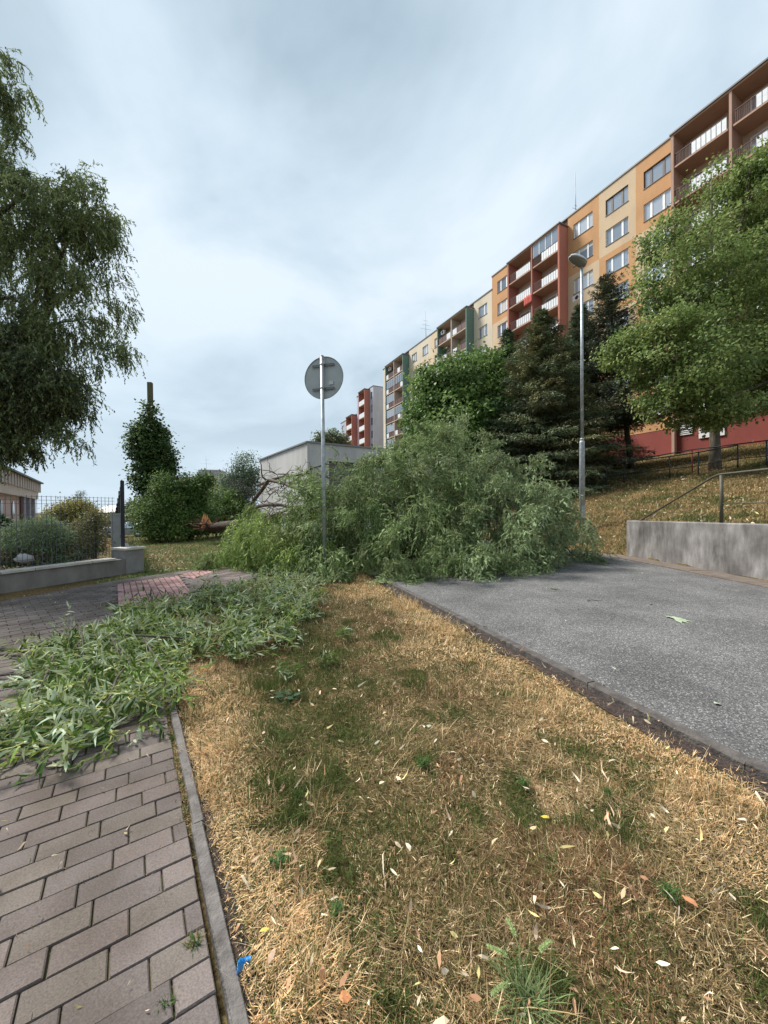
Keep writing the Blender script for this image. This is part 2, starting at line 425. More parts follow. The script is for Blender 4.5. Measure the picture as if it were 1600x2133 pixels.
kl = lambda p: p+Vector((-KD.y, KD.x))*.045
near_poly = [kl(K0-KD*1.5), kl(KE), kl(KE)-RD*7.5, kl(K0-KD*1.5)-RD*6.0]
FE = [G(450, 1180).xy, G(250, 1207).xy, G(0, 1253).xy]
far_dir = (FE[1]-FE[2]).normalized()
far_poly = [kl(KE), ga[0]+Vector((-.04, 0)), ga[1]+Vector((-.04, 0)), ga[2]+Vector((-.04, .3)), FE[0]+Vector((.9, .9)), FE[0], FE[1], FE[2], FE[2]-far_dir*4.0, kl(KE)-RD*7.5]
red1 = [G(244,1217).xy, G(247,1293).xy, G(404,1242).xy, G(371,1199).xy]
red2 = [G(371,1199).xy, G(404,1205).xy, G(470,1181).xy, G(445,1178).xy]
lay(near_poly, kl(K0), R(33.5), .212, .106, [0, .5, .25, .75], grey)
def tri_fan_lay(poly, *a, **k): lay(poly, *a, **k)
# far area is not convex: lay it as convex pieces
fa = R(47)
fp1 = [kl(KE), far_poly[1], far_poly[2], FE[0], FE[1], FE[2], far_poly[8], far_poly[9]]
XB = FE[2]-far_dir*max(.5, ((FE[2]-kl(KE)).dot(Vector((-RD.y, RD.x))))/far_dir.dot(Vector((-RD.y, RD.x))))
pc = [[kl(KE), far_poly[1], FE[0]*.5+FE[1]*.5, FE[1], FE[2], XB], [far_poly[1], far_poly[2], far_poly[3], far_poly[4], FE[0], FE[0]*.5+FE[1]*.5]]
for p_ in pc: lay(p_, FE[2], fa, .212, .106, [0, .5], grey, avoid=[red1, red2])
ra_ = math.atan2((red1[0]-red1[1]).y, (red1[0]-red1[1]).x)
lay(red1, red1[1], ra_, .2, .1, [0], pink, gap=.012, zt=.002)
lay(red2, red2[0], ra_, .2, .1, [0], pink, gap=.012, zt=.002)
M_paver = leafmat('x', 0); bpy.data.materials.remove(M_paver)
def paver_mat():
    m = mat('paving_blocks', (.2,.18,.17), .88, 0, .3); t = m.node_tree; b = t.nodes['Principled BSDF']
    a = N(t, 'ShaderNodeAttribute', attribute_name='Col'); c = N(t, 'ShaderNodeTexCoord')
    n = N(t, 'ShaderNodeTexNoise', inp={'Scale': 160.0, 'Detail': 4.0, 'Roughness': .7}); L(t, c, 'Object', n, 'Vector')
    r = N(t, 'ShaderNodeValToRGB'); L(t, n, 0, r, 0); q = r.color_ramp.elements
    q[0].position = .3; q[0].color = (.7,.7,.7,1); q[1].position = .72; q[1].color = (1.45,1.42,1.4,1)
    n3 = N(t, 'ShaderNodeTexNoise', inp={'Scale': 2.2, 'Detail': 5.0}); L(t, c, 'Object', n3, 'Vector')
    r3 = N(t, 'ShaderNodeValToRGB'); L(t, n3, 0, r3, 0); q = r3.color_ramp.elements
    q[0].position = .35; q[0].color = (.62,.59,.54,1); q[1].position = .62; q[1].color = (1.08,1.08,1.08,1)
    mu = N(t, 'ShaderNodeMix', data_type='RGBA', blend_type='MULTIPLY', inp={0: 1.0}); L(t, a, 'Color', mu, 6); L(t, r, 0, mu, 7)
    m2 = N(t, 'ShaderNodeMix', data_type='RGBA', blend_type='MULTIPLY', inp={0: 1.0}); L(t, mu, 2, m2, 6); L(t, r3, 0, m2, 7)
    L(t, m2, 2, b, 'Base Color')
    bp = N(t, 'ShaderNodeBump', inp={'Strength': .6, 'Distance': .004}); L(t, n, 0, bp, 'Height'); L(t, bp, 0, b, 'Normal')
    return m
M_paver = paver_mat()
tag(link('path', np_mesh('path', BV, BL, BT, M_paver, np.array(BC))), kind='structure')
M_sand = mnoise('joint_sand', [(.05,.045,.03),(.12,.09,.05),(.1,.12,.04),(.2,.15,.09)], 12, .95, .6, 80)
mb = MB()
for pl in (near_poly, pc[0], pc[1]): mb.add([(p.x, p.y, -.016-.0004*len(mb.f)) for p in pl], [tuple(range(len(pl)))])
tag(mb.build('path_joints', M_sand), kind='structure')

# ------------------------------------------------------------------ grass on the strip in front
STR = [kerb1[0]-Vector((-KD.y, KD.x))*.04]+[p-Vector((-.05, 0)) for p in kerb1[1:]]+[G(640,1185).xy, A0+Vector((-.06, 0)), A1+Vector((-.06, 0)), A1+AD*3+Vector((-.06, 0))]
def line_dist(px, py, a, d):    # signed distance right of line a + d
    return (px-a.x)*d.y-(py-a.y)*d.x
def strip_mask(x, y):
    d1 = line_dist(x, y, K0, KD)-.022      # right of edging
    d2 = -line_dist(x, y, A1, -AD)-.04     # left of road kerb
    return d1, d2
def grass_color(x, y, n):
    d1, d2 = strip_mask(x, y)
    nz = fbm(x*1.6+5, y*1.6, 21); nf = fbm(x*6, y*6, 33); ng = fbm(x*2.3+9, y*2.3+4, 44)
    straw = np.clip(sst(.75, .12, d1+(nz-.5)*.7)+sst(1.3, .25, d2+(nz-.5)*1.0), 0, 1)
    straw = np.clip(straw+(nf-.5)*.9, 0, 1)
    gp = .45*sst(.57, .68, ng+.3*(nf-.5))+1.3*np.exp(-(((x+.7-.25*(3.2-y))/.5)**2+((y-3.4)/1.6)**2))*(nf > .36)
    gp = np.clip(gp*(1-.75*straw), 0, 1)
    c_st = np.array([.76,.53,.29]); c_br = np.array([.30,.225,.12]); c_gr = np.array([.10,.14,.04]); c_pale = np.array([.86,.71,.46])
    rd = RNG.random(n)
    c = c_br[None]*(1-straw[:, None])+c_st[None]*straw[:, None]
    ns = fbm(x*4.5+1, y*4.5+8, 46); isg = (rd < gp*.7+.10+.8*sst(.57, .72, ns)*(1-.85*straw))
    rb = sst(.5, .7, fbm(x*3.1+2, y*3.1+6, 48))[:, None]*(1-straw[:, None]); c = c*(1-rb*.6)+np.array([[.30,.17,.095]])*rb*.6; c = np.where(isg[:, None], c_gr[None], c)
    pale = RNG.random(n) < (.12+.22*straw)
    c = np.where((pale & ~isg)[:, None], c_pale[None], c)
    c = c*np.array([1.05,1,.95])[None]*(.42+.95*RNG.random(n)**1.3)[:, None]
    return c, isg, straw
def scatter_strip(dens, y0, y1, lmin, lmax, wdt, seed):
    rg = np.random.default_rng(seed); n = int(dens*(y1-y0)*5.6)
    y = rg.uniform(y0, y1, n); x = rg.uniform(-3.2, 2.4, n)
    d1, d2 = strip_mask(x, y)
    far = y > KE.y
    xl = np.interp(y, [KE.y, ga[0].y, ga[1].y, ga[2].y, 9.5], [KE.x+.06, ga[0].x+.06, ga[1].x+.06, ga[2].x, ga[2].x+.2])
    k = (d2 > 0) & np.where(far, x > xl, d1 > 0)
    x, y, d1, d2 = x[k], y[k], d1[k], d2[k]
    bare = (d2 < .30*(.2+1.1*fbm(x*1.9+3, y*1.9, 71)**1.5))
    keep = ~bare | (rg.random(len(x)) < .22)
    thin = fbm(x*5+7, y*5, 72); keep &= (rg.random(len(x)) < .45+.8*thin) & ((d2 > .07) | (rg.random(len(x)) < .35))
    x, y = x[keep], y[keep]; n = len(x)
    c, isg, straw = grass_color(x, y, n)
    fx = fbm(x*1.2, y*1.2, 81)*9
    azm = np.where(rg.random(n) < .4, fx, rg.uniform(0, 6.28, n))+rg.normal(0, .4, n)
    lean = np.abs(rg.normal(1.0, .4, n)); lean = np.where(isg, lean*.5, lean); tall = .75+.9*sst(.5, .75, fbm(x*2.6+4, y*2.6, 87))
    curl = rg.normal(.35, .6, n)
    ln = rg.uniform(lmin, lmax, n)*(.6+.7*fbm(x*3, y*3, 82))*np.where(isg, tall*1.1, tall); wd = wdt*rg.uniform(.6, 1.4, n)
    z = hz(x, y)+.0+.03*(fbm(x*7, y*7, 83)-.35)
    return blade_arrays(np.stack([x, y, z], 1), azm, lean, ln, wd, curl, c)
parts = [scatter_strip(30000, .75, 2.0, .02, .06, .0023, 1), scatter_strip(17000, 2.0, 3.6, .025, .065, .003, 2),
         scatter_strip(8000, 3.6, 9.6, .03, .085, .0045, 3), scatter_strip(380, .75, 3, .08, .17, .0022, 4)]
me = np_mesh('grass', *join(parts)[:3], M_blade, join(parts)[3])
tag(link('grass', me), 'dry straw coloured grass with green patches on the strip between path and road', 'grass', kind='stuff')

# verge grass and embankment grass
def field(name, label, sampler, n, lmin, lmax, wdt, cols, wts, seed, lean0=.9):
    rg = np.random.default_rng(seed); x, y = sampler(rg, n); n = len(x)
    nz = fbm(x*.9, y*.9, seed+5)
    cc = np.array(cols); idx = np.clip(((nz-.25)*2*len(cols)+rg.normal(0, .8, n)).astype(int), 0, len(cols)-1)
    c = cc[idx]*(.65+.65*rg.random(n))[:, None]
    z = hz(x, y)
    A = blade_arrays(np.stack([x, y, z], 1), rg.uniform(0, 6.28, n), np.abs(rg.normal(lean0, .4, n)), rg.uniform(lmin, lmax, n), wdt*rg.uniform(.6, 1.4, n)*(.5+np.hypot(x, y)/14), rg.normal(.3, .5, n), c)
    return tag(link(name, np_mesh(name, *A[:3], M_blade, A[3])), label, 'grass', kind='stuff')
def s_bank(rg, n):
    r = 9*np.exp(rg.random(n)*math.log(38/9)); a = np.arctan(rg.uniform(.4, 1.25, n)); x = r*np.sin(a); y = r*np.cos(a)
    xe = np.where(y < 11, 7.0-0.03*(y-7), 6.88-0.45*(y-11)); k = (x > xe+np.where(y < 10.9, .35, .02)) & (.894*x+.447*y < 35.5)
    return x[k], y[k]
cb_ = [(.12,.135,.045),(.19,.165,.07),(.36,.25,.12),(.42,.29,.14),(.24,.185,.085),(.15,.155,.06)]
field('embankment_grass', 'brown and green sloping lawn between retaining wall and flats', s_bank, 150000, .05, .16, .010, cb_, None, 11)
def s_verge(rg, n):
    y = 5.2*np.exp(rg.random(n)*math.log(45/5.2)); x = rg.uniform(-.75, .05, n)*y
    fy = np.interp(x, [FE[2].x-3, FE[2].x, FE[1].x, FE[0].x, FE[0].x+1.0, 2], [FE[2].y-4, FE[2].y, FE[1].y, FE[0].y, FE[0].y+1, 13])
    k = (y > fy+.05) & ((x > -5.9-.69*(y-8.8)) | (y < 8.4)) & ~((x < -6) & (y > 8.4)) | ((y > 8.9) & (x > -5.6-.69*(y-8.8)) & (y > fy+.3))
    wl = (y < 9.0) & (x < -5.45) & (y > np.interp(x, [-9, G(0,1236).x, -5.5], [4, 6.3, 8.7])+.0)
    k &= ~wl
    return x[k], y[k]
field('verge_grass', 'green and straw verge grass between paved path, fence wall and bushes', s_verge, 130000, .05, .14, .010, [(.10,.15,.045),(.12,.18,.05),(.14,.19,.06),(.17,.18,.07),(.26,.22,.11)], None, 12)

# fallen dry leaves
def litter(name, label, n, sampler, lmin, lmax, cols, seed, zoff=.015):
    rg = np.random.default_rng(seed); x, y, z = sampler(rg, n); n = len(x)
    b = np.stack([x, y, z+zoff+rg.uniform(0, .02, n)], 1); a = rg.uniform(0, 6.28, n)
    d = np.stack([np.cos(a), np.sin(a), rg.normal(0, .45, n)], 1); up = norm(np.stack([rg.normal(0, .9, n), rg.normal(0, .9, n), np.ones(n)], 1))
    c = np.array(cols)[rg.integers(0, len(cols), n)]*(.75+.5*rg.random(n))[:, None]
    ln = rg.uniform(lmin, lmax, n)
    A = leaf_arrays(b, d, up, ln, ln*rg.uniform(.15, .4, n), rg.normal(0, 1.0, n), c)
    return tag(link(name, np_mesh(name, *A[:3], M_litter, A[3])), label, 'leaf litter', kind='stuff')
dry = [(.62,.47,.28),(.72,.58,.40),(.52,.29,.17),(.78,.68,.52),(.42,.25,.15),(.66,.56,.25),(.55,.45,.33),(.7,.5,.36)]
def s_str(rg, n):
    y = 0.85*np.exp(rg.random(n)**1.15*math.log(8/.85)); x = rg.uniform(-3.0, 2.3, n); d1, d2 = strip_mask(x, y)
    k = (d1 > 0) & (d2 > 0); x, y = x[k], y[k]; return x, y, hz(x, y)+.03
litter('leaf_litter', 'curled dry willow leaves scattered over the grass strip', 2100, s_str, .012, .05, dry, 51)
def s_side(rg, n):
    y = rg.uniform(8.9, 14, n); x = -5.5-.62*(y-8.8)+np.abs(rg.normal(0, .55, n))+.1; return x, y, hz(x, y)+.03
litter('leaf_litter', 'pale dry leaves piled beside the end of the fence wall', 700, s_side, .04, .09, dry+[(.2,.18,.1)]*5, 52)
def s_pth(rg, n):
    x = rg.uniform(-6, -.3, n); y = rg.uniform(1, 8, n); k = line_dist(x, y, K0, KD) < -.05; x, y = x[k], y[k]; return x, y, np.zeros(len(x))
litter('leaf_litter', 'small leaf scraps lying on the grey paving', 900, s_pth, .01, .035, dry+[(.1,.14,.05)]*2, 53, .004)
def s_bnk(rg, n):
    x, y = s_bank(rg, n); return x, y, hz(x, y)+.06
litter('leaf_litter', 'pale blown leaves on the sloping lawn', 2500, s_bnk, .05, .12, dry+[(.3,.36,.2)], 54)
def s_rd(rg, n):
    y = rg.uniform(2.2, 11, n); x = rg.uniform(0, 6.8, n); k = strip_mask(x, y)[1] < -.1; x, y = x[k], y[k]; return x, y, np.zeros(len(x))
litter('leaf_litter', 'tiny leaf fragments on the grey asphalt', 260, s_rd, .015, .05, [(.4,.45,.35),(.08,.1,.04),(.5,.45,.35)], 55, .004)

# green bits that grow in the paving joints and along the edging
def s_joint(rg, n):
    t = rg.uniform(-1.2, 4.3, n); f = fbm(t*3, t*0, 5); k = rg.random(n) < sst(.42, .7, f); t = t[k]; o = rg.normal(-.042, .02, len(t))
    x = K0.x+KD.x*t+KD.y*o; y = K0.y+KD.y*t-KD.x*o; return x, y
rg = np.random.default_rng(77); x, y = s_joint(rg, 11000)
t2 = rg.integers(-12, 40, 14000)*.106+rg.normal(0, .003, 14000); o2 = -rg.uniform(.05, 3, 14000)
x2 = K0.x+KD.x*t2+KD.y*o2; y2 = K0.y+KD.y*t2-KD.x*o2; kk = fbm(x2*4, y2*4, 61) > .5; x2, y2 = x2[kk], y2[kk]
nj = len(x); x = np.concatenate([x, x2]); y = np.concatenate([y, y2]); n = len(x); hj = np.where(np.arange(n) < nj, 1.0, 1.25)
c = np.where(rg.random(n)[:, None] < .45, np.array([[.08,.12,.03]]), np.array([[.42,.28,.15]]))*(.6+.7*rg.random(n))[:, None]
A = blade_arrays(np.stack([x, y, np.full(n, -.012)], 1), rg.uniform(0, 6.28, n), np.abs(rg.normal(.8, .4, n)), rg.uniform(.010, .028, n)*hj, np.full(n, .0024), rg.normal(.3, .5, n), c)
tag(link('joint_moss', np_mesh('joint_moss', *A[:3], M_blade, A[3])), 'moss and tiny weeds growing in the joints of the paving', 'moss', kind='stuff')
#PART2
# ------------------------------------------------------------------ blocks of flats
def fac(name, c, sc=.7, rough=.9):
    c2 = tuple(q*.86 for q in c); c3 = tuple(min(1, q*1.07) for q in c)
    return mnoise(name, [c2, c, c3], sc, rough, .25, 60, stretch=(1,1,.45))
M_orange = fac('orange_render', (.52,.29,.14)); M_beige = fac('beige_render', (.56,.43,.29)); M_cream = fac('cream_render', (.60,.53,.42))
M_peach = fac('peach_render', (.62,.49,.34)); M_red = fac('red_render', (.40,.16,.12)); M_green = fac('green_render', (.12,.20,.17))
M_brown = fac('brown_render', (.42,.27,.21)); M_lav = fac('lavender_render', (.42,.44,.52)); M_plinth = fac('red_plinth', (.24,.06,.05))
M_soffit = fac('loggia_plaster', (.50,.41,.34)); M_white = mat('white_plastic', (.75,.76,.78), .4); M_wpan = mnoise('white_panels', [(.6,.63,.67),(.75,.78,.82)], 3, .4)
M_roof = mat('roof_flashing', (.12,.11,.11), .5); M_dark = mat('dark_frame', (.035,.02,.018), .5); M_rail = mat('dark_railing', (.09,.035,.03), .6)
M_conc = mnoise('grey_concrete', [(.26,.25,.25),(.36,.36,.36),(.42,.42,.43)], 1.5, .9, .3, 40)
def glass_mat():
    m = mat('window_glass', (.20,.24,.30), .12, .35, .9); t = m.node_tree; b = t.nodes['Principled BSDF']
    oi = N(t, 'ShaderNodeObjectInfo'); r = N(t, 'ShaderNodeValToRGB'); L(t, oi, 'Random', r, 0); q = r.color_ramp.elements
    q[0].color = (.14,.17,.21,1); q[1].color = (.55,.60,.66,1); x = q.new(.6); x.color = (.36,.42,.5,1)
    L(t, r, 0, b, 'Base Color'); return m
M_glass = glass_mat()
def window_meshes(wd, ht, fmat, nm, lights=(.27, .46, .27)):
    f = MB(); y0, y1 = -.16, -.10; fw = .07
    x = -wd/2; f.box((x, y0, 0), (x+fw, y1, ht)); f.box((wd/2-fw, y0, 0), (wd/2, y1, ht))
    f.box((x+fw, y0, 0), (wd/2-fw, y1, fw)); f.box((x+fw, y0, ht-fw), (wd/2-fw, y1, ht))
    xs = x
    for k in lights[:-1]:
        xs += k*wd; f.box((xs-.09, y0, fw), (xs+.09, y1+.01, ht-fw))
    f.box((x-.03, -.10, -.05), (wd/2+.03, .05, -.012), 1)
    p = MB(); p.box((x+fw*.5, -.145, fw*.5), (wd/2-fw*.5, -.13, ht-fw*.5))
    return f.mesh(nm, [fmat, M_roof]), p.mesh(nm+'_pane', M_glass)
W3 = window_meshes(2.15, 1.5, M_white, 'window_white'); W3d = window_meshes(2.15, 1.5, M_dark, 'window_dark')
W2 = window_meshes(1.75, 1.5, M_white, 'window_narrow', (.33, .67)); WD = window_meshes(2.3, 2.1, M_white, 'balcony_window', (.33, .67))
CURT = {}; M_blind = mat('curtain_cloth', (.50,.50,.49), .8)
def place_window(b, x, z, ms, y=0.0):
    f = link('window', ms[0], b, (x, y, z)); p = link('pane', ms[1], f)
    if random.random() < .45:
        w_ = abs(ms[1].vertices[0].co.x); k = (random.randrange(4), round(w_, 2)); a, c = ((-w_+.06, -.05), (.1, w_-.1), (-w_+.06, w_-.06), (-.3, .45))[k[0]]; h = (.55, 1.0, .35, 1.3)[k[0]]
        if k not in CURT: q = MB(); q.box((a, -.128, 1.42-h), (max(c, a+.2), -.122, 1.42)); CURT[k] = q.mesh('blind', M_blind)
        link('blind', CURT[k], f)
def balustrade(nm, wd, style, rnd):
    m = MB(); h = .95
    if style == 'white':
        a = -wd/2+.05; b = a+wd*.64; n = 7
        for k in range(n): m.box((a+(b-a)*k/n+.02, .0, .05), (a+(b-a)*(k+1)/n-.02, .03, h-.04), 0)
        for k in range(n+1): m.box((a+(b-a)*k/n-.015, -.02, 0), (a+(b-a)*k/n+.015, .04, h), 1)
        for k in range(12): xx = b+(wd/2-b)*k/12; m.box((xx-.01, 0, .05), (xx+.01, .02, h-.02), 1)
        m.box((-wd/2+.04, -.02, h-.03), (wd/2-.04, .04, h+.01), 1)
    elif style == 'dark':
        n = 3
        for k in range(n): m.box((-wd/2+.05+(wd-.1)*k/n+.03, 0, .08), (-wd/2+.05+(wd-.1)*(k+1)/n-.03, .02, h-.06), 0 if (k == rnd) else 1)
        for k in range(n+1): xx = -wd/2+.05+(wd-.1)*k/n; m.box((xx-.02, -.02, 0), (xx+.02, .04, h), 1)
        m.box((-wd/2+.04, -.02, h-.03), (wd/2-.04, .04, h+.01), 1)
    elif style == 'solid': m.box((-wd/2+.02, -.02, 0), (wd/2-.02, .08, h+.05), 0)
    return m.mesh(nm, [M_wpan, M_rail])
def panel_building(name, label, t0, sections, base, plin, roof, sills, D=36.0, depth=11, gable=None, group='panel blocks of flats along the slope', troof=None):
    d = Vector((-.447, .894)); nrm = Vector((.894, .447))
    o = nrm*D+d*t0
    b = empty(name, (o.x, o.y, 0), math.atan2(d.y, d.x), label, 'block of flats', group)
    wall = MB(); mats = [M_orange, M_beige, M_cream, M_peach, M_red, M_green, M_brown, M_lav, M_soffit]
    ix = {'o': 0, 'b': 1, 'c': 2, 'p': 3, 'r': 4, 'g': 5, 'n': 6, 'l': 7, 's': 8}
    xa = min(s[1] for s in sections)-t0; xb = max(s[2] for s in sections)-t0
    dd = .16; troof = troof or roof-.95
    gi = ix[gable or 'b']
    wall.quad((xa, -.5, base-4), (xa, -depth, base-4), (xa, -depth, roof), (xa, -.5, roof), mi=gi)
    wall.quad((xa, 0, base-4), (xa, -.5, base-4), (xa, -.5, roof), (xa, 0, roof), mi=gi)
    wall.quad((xb, 0, base-4), (xb, -depth, base-4), (xb, -depth, roof), (xb, 0, roof), mi=gi)
    wall.quad((xa, -depth, base-4), (xb, -depth, base-4), (xb, -depth, roof), (xa, -depth, roof), mi=gi)
    pl = MB()
    for kind, s0, s1, nb, *opt in sections:
        s0 -= t0; s1 -= t0; bw = (s1-s0)/nb
        if kind == 'W':
            cols, wm, hw, ht = opt[0], opt[1], opt[2], 1.5
            for k in range(nb):
                c0, c1 = s0+k*bw, s0+(k+1)*bw; cx = (c0+c1)/2; z = plin
                seq = cols[k] if isinstance(cols, list) else cols
                for fi, sz in enumerate(sorted(sills)):
                    tf = len(sills)-1-fi                    # index from the top
                    ztop = roof if tf == 0 else sz+1.5+.55
                    m = ix[seq[min(tf, len(seq)-1)]]; m2 = m
                    xl, xr = cx-hw, cx+hw
                    wall.quad((c0, 0, z), (c1, 0, z), (c1, 0, sz), (c0, 0, sz), mi=m)
                    wall.quad((c0, 0, sz), (xl, 0, sz), (xl, 0, sz+ht), (c0, 0, sz+ht), mi=m)
                    wall.quad((xr, 0, sz), (c1, 0, sz), (c1, 0, sz+ht), (xr, 0, sz+ht), mi=m)
                    wall.quad((c0, 0, sz+ht), (c1, 0, sz+ht), (c1, 0, ztop), (c0, 0, ztop), mi=m)
                    wall.quad((xl, 0, sz), (xl, -dd, sz), (xl, -dd, sz+ht), (xl, 0, sz+ht), mi=m)
                    wall.quad((xr, 0, sz), (xr, -dd, sz), (xr, -dd, sz+ht), (xr, 0, sz+ht), mi=m)
                    wall.quad((xl, 0, sz+ht), (xr, 0, sz+ht), (xr, -dd, sz+ht), (xl, -dd, sz+ht), mi=m)
                    wall.quad((xl, 0, sz), (xr, 0, sz), (xr, -dd, sz), (xl, -dd, sz), mi=m)
                    z = ztop
                    v = wm
                    if wm is W3 and tf == 0 and k != nb-1 and nb == 3: v = W3d
                    place_window(b, cx, sz, v)
            pl.box((s0, -.3, base-4), (s1, -.02, plin))
        else:
            side, style, pr = opt
            m = ix[side]
            for k in range(nb+1):
                x = s0+k*bw
                wdt = .10
                xx0, xx1 = (x, x+.2) if k == 0 else ((x-.2, x) if k == nb else (x-.08, x+.08))
                wall.box((xx0, -.3, base-4 if k in (0, nb) else plin), (xx1, pr+.03*(k in (0, nb)), troof-.02), m if k in (0, nb) else (ix['s'] if side in 'g' else m))
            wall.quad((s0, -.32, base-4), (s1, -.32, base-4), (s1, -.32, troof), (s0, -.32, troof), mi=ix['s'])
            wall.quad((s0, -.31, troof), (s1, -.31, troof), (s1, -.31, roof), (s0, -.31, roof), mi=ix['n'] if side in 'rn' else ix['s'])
            pl.box((s0+.2, -.1, base-4), (s1-.2, pr-.3, plin))
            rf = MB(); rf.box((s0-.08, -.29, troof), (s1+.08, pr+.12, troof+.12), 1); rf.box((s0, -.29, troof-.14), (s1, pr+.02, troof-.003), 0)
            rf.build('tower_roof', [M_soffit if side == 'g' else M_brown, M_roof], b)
            for k in range(nb):
                cx = s0+(k+.5)*bw; w_ = bw-.36
                for fi, sz in enumerate(sorted(sills)):
                    fl = sz-.9
                    key = (name, style, round(w_, 2), side)
                    rnd = random.randrange(4)
                    sk = key+('slab',)
                    if sk not in CACHE:
                        q = MB(); q.box((-w_/2-.02, -.31, -.14), (w_/2+.02, pr-.02, 0)); CACHE[sk] = q.mesh('balcony', M_brown if side in 'rn' else M_soffit)
                    bk = key+(rnd,)
                    if bk not in CACHE: CACHE[bk] = balustrade('balustrade', w_, style, rnd)
                    bo = link('balcony', CACHE[sk], b, (cx, 0, fl))
                    link('balustrade', CACHE[bk], bo, (0, pr-.09, 0))
                    if (style == 'dark' and random.random() < .35) or (style == 'white' and fi == len(sills)-1 and k == 0 and side == 'r'):
                        g = MB()
                        for q in range(4): g.box((-w_/2+w_*q/4+.03, 0, .03), (-w_/2+w_*(q+1)/4-.03, .012, 1.42), 0)
                        for q in range(5): g.box((-w_/2+w_*q/4-.03, -.01, 0), (-w_/2+w_*q/4+.03, .03, 1.46), 1)
                        g.box((-w_/2+.03, -.01, 1.40), (w_/2-.03, .028, 1.46), 1)
                        g.build('glazing', [M_glass, M_white], bo, (0, pr-.1, 1.0))
                    f = link('balcony_window', WD[0], b, (cx+.2, -.14, fl+.12)); link('pane', WD[1], f)
    wall.build('wall', mats, b)
    pl.build('plinth', M_plinth if plin > 7 else M_conc, b)
    rf = MB(); rf.box((xa-.05, -depth-.05, roof), (xb+.05, .07, roof+.14)); rf.build('roof', M_roof, b)
    return b
CACHE = {}
s1 = [29.4-2.87*k for k in range(8)]
B1 = panel_building('apartment_building', 'nearest block of flats with orange and beige render, red balcony tower and red ground floor', 2.55,
    [('T', 9.75, 17.35, 2, 'n', 'white', 1.3), ('W', 2.55, 9.75, 2, ['bboo', 'oobb'], W3, 1.075),
     ('W', 17.35, 27.8, 3, ['oobboo', 'bboobboo', 'oobbbb'], W3, 1.075), ('T', 27.8, 35.2, 2, 'r', 'white', 1.3), ('W', 35.2, 39.3, 1, 'oobbb', W3, 1.075)],
    5.8, 7.95, 32.05, s1, troof=31.1)
s2 = [27.75-2.87*k for k in range(9)]
B2 = panel_building('apartment_building', 'long cream block of flats with two green sided balcony towers, behind the dark trees', 39.34,
    [('W', 39.34, 43.0, 1, 'ccccp', W2, .875), ('T', 43.0, 50.2, 2, 'g', 'dark', 1.3), ('W', 50.2, 61.1, 3, ['pp', 'cpp', 'cpc'], W2, .875),
     ('T', 61.1, 68.3, 2, 'g', 'dark', 1.3), ('W', 68.3, 71.9, 1, 'cccc', W2, .875)], 3.5, 4.0, 30.4, s2, gable='c', troof=29.6)
s3 = [25.9-2.87*k for k in range(9)]
B3 = panel_building('apartment_building', 'pale lavender block of flats with red sided white balconies, beyond the cream block', 76.8,
    [('W', 76.8, 78.6, 1, 'llll', window_meshes(.9, 1.5, M_dark, 'window_slim', (.5, .5)), .45), ('T', 78.6, 82.1, 1, 'r', 'solid', 1.3), ('W', 82.1, 86.2, 1, 'llll', W2, .875)],
    1, 1.5, 28.5, s3, gable='l', troof=28.2)
s4 = [22.0-2.87*k for k in range(7)]
B4 = panel_building('apartment_building', 'farther low block with brick red balcony tower and white fronts, left of the lavender block', 86.3,
    [('T', 86.3, 90.2, 1, 'r', 'solid', 1.3), ('W', 90.2, 97.5, 2, 'llll', W2, .875)], 1, 1.5, 24.4, s4, gable='l', troof=24.2)
s5 = [18.8-2.87*k for k in range(6)]
B5 = panel_building('apartment_building', 'farthest small pinkish red block of the row, just above the grey hut roof', 98.5,
    [('T', 98.5, 104.5, 1, 'r', 'solid', 1.6), ('W', 104.5, 112, 2, 'rrrr', W2, .875)], 1, 1.5, 21.2, s5, gable='r', troof=21.0)
# entrance on the near block
def bl(x, y, z): return (x-2.55, y, z)
m = MB(); m.box((14.0-2.55, 1.0, 6.6), (15.6-2.55, 1.09, 8.75)); dr = m.build('door', M_white, B1)
m = MB()
for a in (14.12, 14.86): m.box((a-2.55, 1.09, 7.0), (a+.55-2.55, 1.11, 8.5))
m.build('pane', M_dark, dr)
m = MB(); m.box((16.0-2.55, 1.0, 7.0), (16.9-2.55, 1.04, 8.3))
for k in range(9): m.box((16.03-2.55, 1.04, 7.05+k*.14), (16.87-2.55, 1.08, 7.12+k*.14), 1)
m.build('vent_grille', [M_dark, M_white], B1)

def antenna(label, u, vt, vb, Y, bars):
    a, b_ = P(u, vb, Y), P(u-2, vt, Y)
    m = MB(); m.tube([a-Vector((0, 0, 1.2)), b_], [.05, .025], 6)
    for f, l in bars:
        c = a.lerp(b_, f); m.tube([c-Vector((l, l*.4, 0)), c+Vector((l, l*.4, 0))], .02, 5)
    o = m.build('antenna', mat('antenna_metal', (.25,.27,.3), .5, .6)); tag(o, label, 'antenna', 'roof antennas')
antenna('tall thin antenna mast on roof of the orange block above the lamp', 1200, 358, 446, 47, [(.12, .5), (.2, .2)])
antenna('branching television antenna on roof of the cream block', 888, 648, 706, 70, [(.35, 1.0), (.5, .7), (.65, .4)])
